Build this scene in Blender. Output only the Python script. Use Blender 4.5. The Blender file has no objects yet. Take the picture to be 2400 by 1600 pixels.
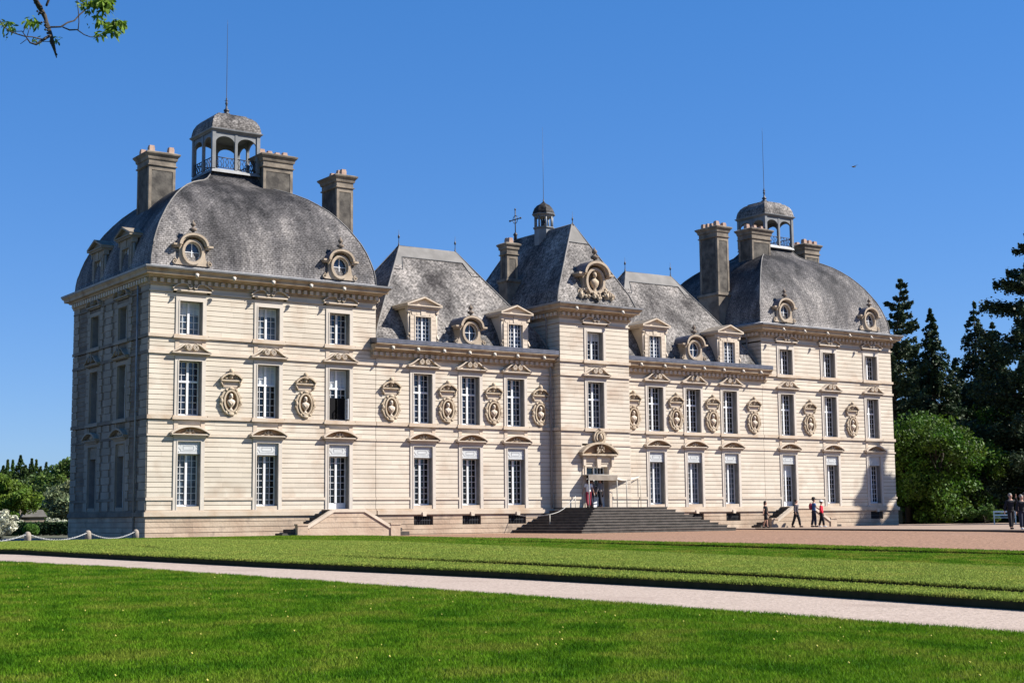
import bpy, math, random
import numpy as np
from mathutils import Vector, Matrix
random.seed(7); RNG = np.random.default_rng(7)
PI = math.pi; R = math.radians
sc = bpy.context.scene; COL = sc.collection

# ------------------------------------------------------------------ camera
YAW, PIT, ROL = R(35.296), R(6.854), R(-0.595)
CAMP = Vector((-53.968, -68.423, 0.902))
Rv = Vector((math.cos(YAW), -math.sin(YAW), 0))
Fv = Vector((math.sin(YAW)*math.cos(PIT), math.cos(YAW)*math.cos(PIT), math.sin(PIT)))
Uv = Vector((-math.sin(PIT)*math.sin(YAW), -math.sin(PIT)*math.cos(YAW), math.cos(PIT)))
X2 = Rv*math.cos(ROL)+Uv*math.sin(ROL); U2 = -Rv*math.sin(ROL)+Uv*math.cos(ROL)
cd = bpy.data.cameras.new('camera'); cam = bpy.data.objects.new('camera', cd); COL.objects.link(cam)
cd.sensor_width = 36; cd.lens = 36*3410.85/2400; cd.clip_end = 5000; cd.clip_start = .1
m = Matrix((X2, U2, -Fv)).transposed().to_4x4(); m.translation = CAMP; cam.matrix_world = m
sc.camera = cam

# ------------------------------------------------------------------ sky and sun
SUN_EL = R(41.5); SUN_AZ = R(127)            # heading of the sun, clockwise from +y
w = bpy.data.worlds.new('World'); sc.world = w; w.use_nodes = True
nt = w.node_tree; nt.nodes.clear()
sky = nt.nodes.new('ShaderNodeTexSky'); sky.sky_type = 'NISHITA'; sky.sun_disc = False
sky.sun_elevation = SUN_EL; sky.sun_rotation = SUN_AZ
sky.air_density = 1.0; sky.dust_density = 0.05; sky.ozone_density = 4.5; sky.altitude = 100
bg = nt.nodes.new('ShaderNodeBackground'); bg.inputs[1].default_value = 0.056
wo = nt.nodes.new('ShaderNodeOutputWorld')
hs = nt.nodes.new('ShaderNodeHueSaturation'); hs.inputs['Saturation'].default_value = 1.3
nt.links.new(sky.outputs[0], hs.inputs['Color']); tint = nt.nodes.new('ShaderNodeMix'); tint.data_type = 'RGBA'; tint.blend_type = 'MULTIPLY'; tint.inputs[0].default_value = 1; tint.inputs[7].default_value = (.90*1.28**.6, 1.36*1.12**.6, 1.98*1.26**.6, 1)
gm = nt.nodes.new('ShaderNodeGamma'); gm.inputs[1].default_value = .6; nt.links.new(hs.outputs[0], gm.inputs[0])
nt.links.new(gm.outputs[0], tint.inputs[6]); nt.links.new(tint.outputs[2], bg.inputs[0]); nt.links.new(bg.outputs[0], wo.inputs[0])
sd = bpy.data.lights.new('sun', 'SUN'); sd.energy = 5.0; sd.angle = R(.5); sd.color = (1, .95, .87)
so = bpy.data.objects.new('sun', sd); COL.objects.link(so)
sdir = Vector((math.sin(SUN_AZ)*math.cos(SUN_EL), math.cos(SUN_AZ)*math.cos(SUN_EL), math.sin(SUN_EL)))
so.rotation_euler = sdir.to_track_quat('Z', 'Y').to_euler(); so.location = sdir*200
sc.view_settings.view_transform = 'Standard'; sc.view_settings.look = 'None'
sc.view_settings.exposure = 1.15; sc.view_settings.gamma = 1
sc.cycles.max_bounces = 6

# ------------------------------------------------------------------ terrain height
def g(y):
    t = min(max((-26-y)/42, 0), 1.3)
    return -.75*t
def lerp_tab(tab, y):
    ys = [a for a, b in tab]; xs = [b for a, b in tab]
    return float(np.interp(y, ys, xs))

# ------------------------------------------------------------------ materials
MT = {}
def mat(name, base, rough=.85, col2=None, scale=1.0, detail=6, bump=0, bscale=30, spec=.3, metal=0, ramp=(.35, .65), streak=None, col3=None, s3=.3, r3=(.55, .7), island=0):
    """principled with a noise mix of two or three colours and a bump; streak=(x,y,z) scales the coordinates"""
    m = bpy.data.materials.new(name); m.use_nodes = True; n = m.node_tree; N = n.nodes; L = n.links
    b = N['Principled BSDF']; b.inputs['Roughness'].default_value = rough
    b.inputs['Specular IOR Level'].default_value = spec; b.inputs['Metallic'].default_value = metal
    geo = N.new('ShaderNodeNewGeometry'); vec = geo.outputs['Position']
    if streak:
        mp = N.new('ShaderNodeMapping'); mp.inputs['Scale'].default_value = streak; L.new(vec, mp.inputs[0]); svec = mp.outputs[0]
    else: svec = vec
    out = None
    if col2:
        t = N.new('ShaderNodeTexNoise'); t.inputs['Scale'].default_value = scale; t.inputs['Detail'].default_value = detail; L.new(svec, t.inputs[0])
        r = N.new('ShaderNodeValToRGB'); r.color_ramp.elements[0].position = ramp[0]; r.color_ramp.elements[1].position = ramp[1]
        r.color_ramp.elements[0].color = (*base, 1); r.color_ramp.elements[1].color = (*col2, 1); L.new(t.outputs[0], r.inputs[0]); out = r.outputs[0]
    if col3:
        t = N.new('ShaderNodeTexNoise'); t.inputs['Scale'].default_value = s3; t.inputs['Detail'].default_value = 5; L.new(svec, t.inputs[0])
        r = N.new('ShaderNodeMapRange'); r.inputs[1].default_value = r3[0]; r.inputs[2].default_value = r3[1]; L.new(t.outputs[0], r.inputs[0])
        mx = N.new('ShaderNodeMix'); mx.data_type = 'RGBA'; L.new(r.outputs[0], mx.inputs[0]); L.new(out, mx.inputs[6]); mx.inputs[7].default_value = (*col3, 1); out = mx.outputs[2]
    if island:
        h = N.new('ShaderNodeHueSaturation'); mr = N.new('ShaderNodeMapRange'); mr.inputs[3].default_value = 1-island; mr.inputs[4].default_value = 1+island
        L.new(geo.outputs['Random Per Island'], mr.inputs[0]); L.new(mr.outputs[0], h.inputs['Value'])
        if out: L.new(out, h.inputs['Color'])
        else: h.inputs['Color'].default_value = (*base, 1)
        out = h.outputs[0]
    if out: L.new(out, b.inputs['Base Color'])
    else: b.inputs['Base Color'].default_value = (*base, 1)
    if bump:
        t = N.new('ShaderNodeTexNoise'); t.inputs['Scale'].default_value = bscale; t.inputs['Detail'].default_value = 5; L.new(vec, t.inputs[0])
        bn = N.new('ShaderNodeBump'); bn.inputs['Strength'].default_value = min(bump, 1); bn.inputs['Distance'].default_value = .03*max(1, bump); L.new(t.outputs[0], bn.inputs['Height']); L.new(bn.outputs[0], b.inputs['Normal'])
    MT[name] = m; return m

mat('facade_stone', (.475, .415, .335), .9, (.54, .48, .395), .45, 8, .15, 14, col3=(.40, .315, .24), s3=.7, r3=(.52, .76), island=.06)
mat('trim_stone', (.45, .375, .295), .9, (.53, .45, .36), 1.4, 6, .2, 20)
mat('cool_stone', (.44, .395, .34), .9, (.50, .45, .39), 1.2, 6, .15, 20)
mat('band_stone', (.45, .375, .295), .9, (.38, .285, .20), 1.1, 8, .25, 14, ramp=(.45, .7))
mat('plinth_stone', (.42, .335, .25), .92, (.34, .25, .18), .9, 8, .5, 9, col3=(.25, .195, .15), s3=1.6, r3=(.58, .72), island=.12)
mat('brown_stone', (.23, .135, .07), .95, (.33, .23, .145), 2.2, 8, .4, 18, ramp=(.35, .75))  # mottled brown stone for tympana and niche backs
mat('carved_stone', (.41, .335, .245), .92, (.25, .185, .125), 2.5, 7, .5, 22, ramp=(.45, .75))
mat('oculus_stone', (.38, .31, .235), .92, (.27, .21, .15), 2.0, 7, .4, 18, ramp=(.42, .72))
mat('cornice_stone', (.36, .285, .205), .92, (.22, .15, .095), 1.6, 8, .4, 12, ramp=(.45, .72))
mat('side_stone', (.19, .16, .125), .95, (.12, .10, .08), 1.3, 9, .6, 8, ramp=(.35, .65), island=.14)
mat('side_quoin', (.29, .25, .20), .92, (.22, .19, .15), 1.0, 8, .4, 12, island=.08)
mat('chimney_stone', (.24, .20, .155), .95, (.10, .085, .07), 1.6, 8, .4, 10, ramp=(.35, .68))
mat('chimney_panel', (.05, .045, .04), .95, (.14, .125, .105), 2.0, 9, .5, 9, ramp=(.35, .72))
mat('chimney_pot', (.42, .30, .23), .9, (.30, .20, .16), 4)
mat('lead', (.17, .175, .185), .55, (.25, .255, .265), 2.2, 6, .1, 12, spec=.5)
mat('ridge_cover', (.125, .118, .11), .75, (.17, .16, .15), 1.5, 6, .1, 12)
mat('bright_lead', (.40, .40, .41), .5, (.30, .30, .31), 1.8, 6, .1, 12, spec=.4)
mat('dark_lead', (.04, .045, .065), .5, (.08, .085, .115), 3.0, 6, .2, 12, spec=.5)
mat('lantern_lead', (.115, .12, .125), .55, (.17, .175, .18), 1.8, 6, .15, 10, spec=.5)
mat('iron', (.035, .035, .04), .5, spec=.4)
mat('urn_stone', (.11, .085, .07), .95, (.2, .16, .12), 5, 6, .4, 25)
mat('white_paint', (.62, .63, .64), .5, spec=.4)
mat('panel_paint', (.40, .41, .41), .6, (.45, .46, .46), 3)
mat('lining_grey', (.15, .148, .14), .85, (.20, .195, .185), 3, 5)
mat('blind', (.42, .46, .50), .7, (.52, .56, .59), 2.5, 4, streak=(3, 3, .4))
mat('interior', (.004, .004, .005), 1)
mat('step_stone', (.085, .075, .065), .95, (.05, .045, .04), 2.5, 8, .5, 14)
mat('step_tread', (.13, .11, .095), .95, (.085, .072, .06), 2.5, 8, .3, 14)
mat('canvas', (.34, .315, .285), .8, (.55, .52, .48), 2, 4); mat('valance_shaded', (.20, .165, .13), .9, (.27, .23, .19), 3, 4)  # valance is darker than the canvas: its shade is put into the cloth colour
mat('tube_metal', (.40, .37, .31), .4, spec=.5)
mat('rope', (.40, .38, .35), .8)
mat('bollard_stone', (.30, .25, .205), .95, (.20, .17, .14), 9, 7, .5, 40)
mat('chain_white', (.46, .46, .45), .5)
mat('bench_paint', (.75, .76, .66), .5)
mat('gravel_red', (.12, .065, .038), .97, (.30, .175, .11), 9, 12, .8, 14, ramp=(.35, .65), col3=(.20, .125, .09), s3=.12, r3=(.55, .8))
mat('gravel_pale', (.26, .205, .165), .97, (.37, .295, .245), 14, 14, .6, 22, col3=(.23, .175, .14), s3=.6, r3=(.55, .75))
mat('pavement_mat', (.21, .15, .11), .96, (.27, .20, .155), 3, 10, .2, 15)
mat('earth', (.075, .065, .045), .98, (.05, .06, .025), .4, 8, .5, 5)
mat('asphalt', (.10, .095, .085), .95, (.14, .13, .11), 2, 8, .3, 20)
mat('bark', (.032, .026, .020), .95, (.055, .045, .035), 6, 7, .6, 20)
mat('glow_moss', (.10, .09, .045), .95)

def grass_mat(name, a, b2, dry, stripes=False, blade=True):
    m = bpy.data.materials.new(name); m.use_nodes = True; N = m.node_tree.nodes; L = m.node_tree.links
    b = N['Principled BSDF']; b.inputs['Roughness'].default_value = .8; b.inputs['Specular IOR Level'].default_value = .06
    geo = N.new('ShaderNodeNewGeometry'); P = geo.outputs['Position']
    mp = N.new('ShaderNodeMapping'); mp.inputs['Scale'].default_value = (1, 1, 0); L.new(P, mp.inputs[0])
    t = N.new('ShaderNodeTexNoise'); t.inputs['Scale'].default_value = .9; t.inputs['Detail'].default_value = 8; t.inputs['Roughness'].default_value = .62; L.new(mp.outputs[0], t.inputs[0])
    r = N.new('ShaderNodeValToRGB'); e = r.color_ramp.elements; e[0].position = .38; e[0].color = (*a, 1); e[1].position = .49; e[1].color = (*b2, 1)
    x = e.new(.60); x.color = (*dry, 1); L.new(t.outputs[0], r.inputs[0]); out = r.outputs[0]
    if stripes:
        s = N.new('ShaderNodeSeparateXYZ'); L.new(P, s.inputs[0])
        # mowing stripes run along the lawn: stripe edges by x + drift with y
        ma = N.new('ShaderNodeMath'); ma.operation = 'MULTIPLY_ADD'; ma.inputs[1].default_value = .09; L.new(s.outputs[1], ma.inputs[0]); L.new(s.outputs[0], ma.inputs[2])
        mr = N.new('ShaderNodeMapRange'); mr.inputs[1].default_value = -31.6; mr.inputs[2].default_value = -31.2; L.new(ma.outputs[0], mr.inputs[0])
        mx = N.new('ShaderNodeMix'); mx.data_type = 'RGBA'; L.new(mr.outputs[0], mx.inputs[0])
        pl = N.new('ShaderNodeMix'); pl.data_type = 'RGBA'; pl.inputs[0].default_value = .55; L.new(out, pl.inputs[6]); pl.inputs[7].default_value = (.30, .33, .08, 1)
        L.new(pl.outputs[2], mx.inputs[6]); L.new(out, mx.inputs[7]); out = mx.outputs[2]
    if blade:
        h = N.new('ShaderNodeHueSaturation'); mr = N.new('ShaderNodeMapRange'); mr.inputs[3].default_value = .6; mr.inputs[4].default_value = 1.45
        L.new(geo.outputs['Random Per Island'], mr.inputs[0]); L.new(mr.outputs[0], h.inputs['Value']); L.new(out, h.inputs['Color']); out = h.outputs[0]
        tr = N.new('ShaderNodeBsdfTranslucent'); ms = N.new('ShaderNodeMixShader'); ms.inputs[0].default_value = .35
        L.new(out, tr.inputs[0]); L.new(b.outputs[0], ms.inputs[1]); L.new(tr.outputs[0], ms.inputs[2]); L.new(ms.outputs[0], N['Material Output'].inputs[0])
    else:
        t2 = N.new('ShaderNodeTexNoise'); t2.inputs['Scale'].default_value = 25; t2.inputs['Detail'].default_value = 6; L.new(P, t2.inputs[0])
        bn = N.new('ShaderNodeBump'); bn.inputs['Distance'].default_value = .05; bn.inputs['Strength'].default_value = 1; L.new(t2.outputs[0], bn.inputs['Height']); L.new(bn.outputs[0], b.inputs['Normal'])
    L.new(out, b.inputs['Base Color']); MT[name] = m; return m
GA, GB, GD = (.040, .115, .004), (.09, .185, .008), (.145, .195, .02)
grass_mat('grass_blades', GA, GB, GD); grass_mat('grass_floor', (.03, .075, .01), (.05, .10, .015), (.10, .11, .03), blade=False)
grass_mat('far_blades', (.065, .15, .008), (.11, .20, .014), (.19, .215, .03), True); grass_mat('far_floor', (.03, .075, .004), (.055, .10, .007), (.10, .115, .02), True, False)
mat('turf_edge', (.018, .022, .008), 1, (.03, .03, .014), 6, 5)

def leaf_mat(name, c, var=.5, trans=.3, rough=.6):
    m = bpy.data.materials.new(name); m.use_nodes = True; N = m.node_tree.nodes; L = m.node_tree.links
    b = N['Principled BSDF']; b.inputs['Roughness'].default_value = rough; b.inputs['Specular IOR Level'].default_value = .25
    geo = N.new('ShaderNodeNewGeometry'); h = N.new('ShaderNodeHueSaturation'); mr = N.new('ShaderNodeMapRange'); mr.inputs[3].default_value = 1-var; mr.inputs[4].default_value = 1+var
    L.new(geo.outputs['Random Per Island'], mr.inputs[0]); L.new(mr.outputs[0], h.inputs['Value']); h.inputs['Color'].default_value = (*c, 1)
    t = N.new('ShaderNodeTexNoise'); t.inputs['Scale'].default_value = .5; L.new(geo.outputs['Position'], t.inputs[0])
    m2 = N.new('ShaderNodeMapRange'); m2.inputs[1].default_value = .3; m2.inputs[2].default_value = .7; m2.inputs[3].default_value = .47; m2.inputs[4].default_value = .53; L.new(t.outputs[0], m2.inputs[0]); L.new(m2.outputs[0], h.inputs['Hue'])
    tr = N.new('ShaderNodeBsdfTranslucent'); ms = N.new('ShaderNodeMixShader'); ms.inputs[0].default_value = trans
    L.new(h.outputs[0], b.inputs['Base Color']); L.new(h.outputs[0], tr.inputs[0]); L.new(b.outputs[0], ms.inputs[1]); L.new(tr.outputs[0], ms.inputs[2]); L.new(ms.outputs[0], N['Material Output'].inputs[0])
    MT[name] = m
leaf_mat('cedar_needles', (.036, .060, .026), .5, .15)
leaf_mat('spruce_needles', (.032, .056, .022), .5, .15)
leaf_mat('fresh_leaves', (.055, .112, .011), .6, .3)
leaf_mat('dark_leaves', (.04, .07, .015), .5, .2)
leaf_mat('poplar_leaves', (.07, .12, .02), .5, .3)
leaf_mat('bright_leaves', (.10, .17, .02), .5, .4)
leaf_mat('silver_leaves', (.19, .22, .11), .5, .3)
leaf_mat('blossom_leaves', (.50, .50, .38), .5, .2)
leaf_mat('box_leaves', (.06, .15, .02), .4, .2)
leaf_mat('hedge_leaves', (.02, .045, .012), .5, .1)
leaf_mat('chestnut_leaf', (.12, .20, .02), .5, .45)

def slate_mat(name, c0, c1, c2, fs, fa, zs, lich):
    m = bpy.data.materials.new(name); m.use_nodes = True; N = m.node_tree.nodes; L = m.node_tree.links
    b = N['Principled BSDF']; b.inputs['Roughness'].default_value = .65; b.inputs['Specular IOR Level'].default_value = .06
    uv = N.new('ShaderNodeTexCoord'); br = N.new('ShaderNodeTexBrick'); L.new(uv.outputs['UV'], br.inputs[0])
    br.inputs['Scale'].default_value = 1; br.inputs['Brick Width'].default_value = .20; br.inputs['Row Height'].default_value = .11; br.inputs['Mortar Size'].default_value = .012
    br.inputs['Mortar Smooth'].default_value = .3; br.inputs['Bias'].default_value = 0
    br.inputs['Color1'].default_value = (.76, .76, .76, 1); br.inputs['Color2'].default_value = (1, 1, 1, 1); br.inputs['Mortar'].default_value = (.34, .34, .34, 1)
    geo = N.new('ShaderNodeNewGeometry')
    mp = N.new('ShaderNodeMapping'); mp.inputs['Scale'].default_value = (1, 1, zs); L.new(geo.outputs['Position'], mp.inputs[0])
    t = N.new('ShaderNodeTexNoise'); t.inputs['Scale'].default_value = .55; t.inputs['Detail'].default_value = 9; t.inputs['Roughness'].default_value = .66; L.new(mp.outputs[0], t.inputs[0])
    r = N.new('ShaderNodeValToRGB'); e = r.color_ramp.elements; e[0].position = .34; e[0].color = (*c0, 1); e[1].position = .66; e[1].color = (*c2, 1)
    x = e.new(.5); x.color = (*c1, 1); 
    if lich:                                                     # lichen grows thicker on the lower courses
        sp = N.new('ShaderNodeSeparateXYZ'); L.new(geo.outputs['Position'], sp.inputs[0]); hr = N.new('ShaderNodeMapRange'); hr.inputs[1].default_value = 14.6; hr.inputs[2].default_value = 18.2; hr.inputs[3].default_value = .08; hr.inputs[4].default_value = -.10
        L.new(sp.outputs[2], hr.inputs[0]); ad = N.new('ShaderNodeMath'); ad.operation = 'ADD'; L.new(t.outputs[0], ad.inputs[0]); L.new(hr.outputs[0], ad.inputs[1]); L.new(ad.outputs[0], r.inputs[0])
    else: L.new(t.outputs[0], r.inputs[0])
    t3 = N.new('ShaderNodeTexNoise'); t3.inputs['Scale'].default_value = fs; t3.inputs['Detail'].default_value = 4; L.new(geo.outputs['Position'], t3.inputs[0])
    r3 = N.new('ShaderNodeMapRange'); r3.inputs[1].default_value = .35; r3.inputs[2].default_value = .7; r3.inputs[3].default_value = 1-fa; r3.inputs[4].default_value = 1+fa*1.25; L.new(t3.outputs[0], r3.inputs[0])
    mx = N.new('ShaderNodeMix'); mx.data_type = 'RGBA'; mx.blend_type = 'MULTIPLY'; mx.inputs[0].default_value = 1; L.new(r.outputs[0], mx.inputs[6]); L.new(br.outputs[0], mx.inputs[7])
    vm = N.new('ShaderNodeVectorMath'); vm.operation = 'SCALE'; L.new(mx.outputs[2], vm.inputs[0]); L.new(r3.outputs[0], vm.inputs['Scale']); L.new(vm.outputs[0], b.inputs['Base Color'])
    bn = N.new('ShaderNodeBump'); bn.inputs['Distance'].default_value = .03; bn.inputs['Strength'].default_value = .8; L.new(br.outputs[0], bn.inputs['Height']); L.new(bn.outputs[0], b.inputs['Normal'])
    MT[name] = m
slate_mat('slate', (.055, .05, .049), (.175, .162, .153), (.33, .30, .275), 6, .5, .35, 0)
slate_mat('dome_slate', (.036, .035, .037), (.115, .108, .108), (.28, .258, .243), 9, .38, .16, 1)
def glass_mat(name, c, rough=.06):
    m = bpy.data.materials.new(name); m.use_nodes = True; N = m.node_tree.nodes; L = m.node_tree.links
    b = N['Principled BSDF']; b.inputs['Roughness'].default_value = rough; b.inputs['Specular IOR Level'].default_value = .6
    geo = N.new('ShaderNodeNewGeometry')
    t = N.new('ShaderNodeTexNoise'); t.inputs['Scale'].default_value = 1.3; t.inputs['Detail'].default_value = 3; L.new(geo.outputs['Position'], t.inputs[0])
    r = N.new('ShaderNodeValToRGB'); e = r.color_ramp.elements; e[0].position = .42; e[0].color = (c[0]*.3, c[1]*.3, c[2]*.3, 1); e[1].position = .62; e[1].color = (*c, 1); L.new(t.outputs[0], r.inputs[0]); L.new(r.outputs[0], b.inputs['Base Color'])
    t2 = N.new('ShaderNodeTexNoise'); t2.inputs['Scale'].default_value = 4; L.new(geo.outputs['Position'], t2.inputs[0])
    bn = N.new('ShaderNodeBump'); bn.inputs['Distance'].default_value = .02; bn.inputs['Strength'].default_value = .25; L.new(t2.outputs[0], bn.inputs['Height']); L.new(bn.outputs[0], b.inputs['Normal'])
    MT[name] = m
glass_mat('window_glass', (.035, .045, .075)); glass_mat('pale_glass', (.13, .17, .21), .15); glass_mat('dark_glass', (.006, .007, .010)); mat('matt_black', (.02, .02, .022), .8)

# ------------------------------------------------------------------ mesh builder
class MB:
    def __init__(s): s.v = []; s.f = []; s.uv = []; s.sm = []
    def add(s, vs, fs, uvs=None, smooth=False):
        o = len(s.v); s.v += [tuple(p) for p in vs]
        for i, f in enumerate(fs):
            s.f.append([o+k for k in f]); s.uv.append(uvs[i] if uvs else None); s.sm.append(smooth)
        return s
    def box(s, x0, x1, y0, y1, z0, z1):
        return s.add([(x, y, z) for x in (x0, x1) for y in (y0, y1) for z in (z0, z1)],
                     [(0, 1, 3, 2), (4, 6, 7, 5), (0, 4, 5, 1), (2, 3, 7, 6), (0, 2, 6, 4), (1, 5, 7, 3)])
    def prism(s, poly, a0, a1, axis='y'):
        """2D polygon extruded along an axis: y -> poly is (x,z); x -> poly is (y,z); z -> poly is (x,y)"""
        def P(p, a): return (p[0], a, p[1]) if axis == 'y' else (a, p[0], p[1]) if axis == 'x' else (p[0], p[1], a)
        n = len(poly); vs = [P(p, a0) for p in poly]+[P(p, a1) for p in poly]
        fs = [tuple(range(n)), tuple(range(2*n-1, n-1, -1))]+[(i, i+n, (i+1) % n+n, (i+1) % n) for i in range(n)]
        return s.add(vs, fs)
    def ribbon(s, pts, th, y0, y1, closed=False, taper=None):
        """a band of thickness th following points (x,z), from depth y0 to y1"""
        n = len(pts); L = []
        for i in range(n):
            a = pts[(i-1) % n] if closed or i else pts[i]; b = pts[(i+1) % n] if closed or i < n-1 else pts[i]
            dx, dz = b[0]-a[0], b[1]-a[1]; l = math.hypot(dx, dz) or 1; t = th*(taper[i] if taper else 1)/2
            L.append(((pts[i][0]-dz/l*t, pts[i][1]+dx/l*t), (pts[i][0]+dz/l*t, pts[i][1]-dx/l*t)))
        vs = []
        for (o, q) in L: vs += [(o[0], y0, o[1]), (q[0], y0, q[1]), (q[0], y1, q[1]), (o[0], y1, o[1])]
        fs = []
        for i in range(n if closed else n-1):
            a = 4*i; b = 4*((i+1) % n)
            for k in range(4): fs.append((a+k, b+k, b+(k+1) % 4, a+(k+1) % 4))
        if not closed: fs += [(0, 3, 2, 1), (4*n-4, 4*n-3, 4*n-2, 4*n-1)]
        return s.add(vs, fs)
    def tube(s, pts, r, seg=6, cap=True):
        pts = [Vector(p) for p in pts]; n = len(pts); rs = r if isinstance(r, (list, tuple)) else [r]*n; vs = []
        up = Vector((0, 0, 1))
        for i, p in enumerate(pts):
            d = (pts[min(i+1, n-1)]-pts[max(i-1, 0)]); d = d.normalized() if d.length > 1e-6 else up
            a = d.cross(up if abs(d.z) < .95 else Vector((1, 0, 0))).normalized(); b = d.cross(a)
            for k in range(seg):
                t = 2*PI*k/seg; vs.append(p+(a*math.cos(t)+b*math.sin(t))*rs[i])
        fs = [(i*seg+k, i*seg+(k+1) % seg, (i+1)*seg+(k+1) % seg, (i+1)*seg+k) for i in range(n-1) for k in range(seg)]
        if cap: fs += [tuple(range(seg))[::-1], tuple(range((n-1)*seg, n*seg))]
        return s.add(vs, fs, smooth=True)
    def lathe(s, prof, c=(0, 0, 0), seg=12, rot=0, sx=1, sy=1, smooth=True, axis='z'):
        vs = []
        for r, z in prof:
            for k in range(seg):
                t = 2*PI*k/seg+rot; a, b = r*math.cos(t)*sx, r*math.sin(t)*sy
                vs.append((c[0]+a, c[1]+b, c[2]+z) if axis == 'z' else (c[0]+a, c[1]+z, c[2]+b))
        n = len(prof)
        fs = [(i*seg+k, i*seg+(k+1) % seg, (i+1)*seg+(k+1) % seg, (i+1)*seg+k) for i in range(n-1) for k in range(seg)]
        fs += [tuple(range(seg))[::-1], tuple(range((n-1)*seg, n*seg))]
        return s.add(vs, fs, smooth=smooth)
    def ball(s, c, rx, ry=None, rz=None, seg=10, rings=7):
        ry = ry or rx; rz = rz or rx; vs = []; fs = []
        for i in range(rings+1):
            t = PI*i/rings
            for k in range(seg):
                p = 2*PI*k/seg; vs.append((c[0]+rx*math.sin(t)*math.cos(p), c[1]+ry*math.sin(t)*math.sin(p), c[2]+rz*math.cos(t)))
        for i in range(rings):
            for k in range(seg): fs.append((i*seg+k, (i+1)*seg+k, (i+1)*seg+(k+1) % seg, i*seg+(k+1) % seg))
        return s.add(vs, fs, smooth=True)
    def rings(s, x0, x1, y0, y1, prof, uvs=False, smooth=False, cap=False):
        """loops of a rectangle offset outward by o at height z; prof = [(o,z)] or [(ox,oy,z)]"""
        P = [(p[0], p[0], p[1]) if len(p) == 2 else p for p in prof]; cor = [(x0, y0, -1, -1), (x1, y0, 1, -1), (x1, y1, 1, 1), (x0, y1, -1, 1)]
        for k in range(4):                                     # one side at a time so hips stay sharp
            a, b = cor[k], cor[(k+1) % 4]; vs = []; ul = []; vv = 0
            for i, (ox, oy, z) in enumerate(P):
                p = (a[0]+a[2]*ox, a[1]+a[3]*oy, z); q = (b[0]+b[2]*ox, b[1]+b[3]*oy, z)
                if i: 
                    mo = abs(ox-P[i-1][0]) if k in (1, 3) else abs(oy-P[i-1][1]); vv += math.hypot(mo, z-P[i-1][2])
                vs += [p, q]; ax = 0 if k in (0, 2) else 1; ul += [(p[ax], vv), (q[ax], vv)]
            fs = [(2*i, 2*i+1, 2*i+3, 2*i+2) for i in range(len(P)-1)]
            s.add(vs, fs, [[ul[j] for j in f] for f in fs] if uvs else None, smooth)
        if cap:
            ox, oy, z = P[-1]; s.add([(c[0]+c[2]*ox, c[1]+c[3]*oy, z) for c in cor], [(0, 1, 2, 3)])
        return s
    def build(s, name, material, parent=None, loc=None):
        me = bpy.data.meshes.new(name); me.from_pydata(s.v, [], s.f); me.materials.append(MT[material] if isinstance(material, str) else material)
        me.polygons.foreach_set('use_smooth', s.sm)
        if any(u is not None for u in s.uv):
            ul = me.uv_layers.new(name='UVMap'); i = 0
            for f, u in zip(s.f, s.uv):
                for k in range(len(f)):
                    ul.data[i].uv = u[k] if u else (0, 0); i += 1
        me.update(); o = bpy.data.objects.new(name, me); COL.objects.link(o)
        if parent: o.parent = parent
        if loc: o.location = loc
        return o

def fast_mesh(name, V, F, material, parent=None):
    """numpy mesh: V (n,3), F (m,k)"""
    me = bpy.data.meshes.new(name); k = F.shape[1]
    me.vertices.add(len(V)); me.vertices.foreach_set('co', V.astype(np.float32).ravel())
    me.loops.add(F.size); me.loops.foreach_set('vertex_index', F.astype(np.int32).ravel())
    me.polygons.add(len(F)); me.polygons.foreach_set('loop_start', np.arange(0, F.size, k, dtype=np.int32))
    me.materials.append(MT[material]); me.update(calc_edges=True); me.validate()
    o = bpy.data.objects.new(name, me); COL.objects.link(o)
    if parent: o.parent = parent
    return o
def tag(o, label=None, cat=None, group=None, kind=None):
    if label: o['label'] = label
    if cat: o['category'] = cat
    if group: o['group'] = group
    if kind: o['kind'] = kind
    return o
def empty(name, loc=(0, 0, 0), rz=0, parent=None):
    o = bpy.data.objects.new(name, None); COL.objects.link(o); o.location = loc; o.rotation_euler = (0, 0, rz); o.empty_display_size = .3
    if parent: o.parent = parent
    return o
def copy_tree(o, parent=None, loc=None, rz=None):
    c = o.copy(); COL.objects.link(c); c.parent = parent
    if loc is not None: c.location = loc
    if rz is not None: c.rotation_euler = (0, 0, rz)
    for ch in list(o.children): copy_tree(ch, c)
    return c

# ================================================================== THE CHATEAU
CH = empty('chateau', (0, 0, 0))
tag(CH, 'long pale stone chateau with slate domes, a steep roofed central tower and two end pavilions', 'chateau')
XP, XJ, XT = 27.43, 14.6, 2.62; YB, YW, TD = 11.2, 8.5, -.75
P1, P2, P3 = 25.27, 21.0, 16.85; W1, W2, W3 = 11.63, 8.46, 5.33
OUT = .83
# openings per storey: (z0, z1) of the hole in the wall
ZG, ZF, ZS = (1.38, 4.99), (5.84, 9.01), (9.9, 12.01)
ZWIN = {'g': (1.57, 4.78), 'f': (6.06, 8.80), 's': (10.11, 11.80)}

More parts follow.
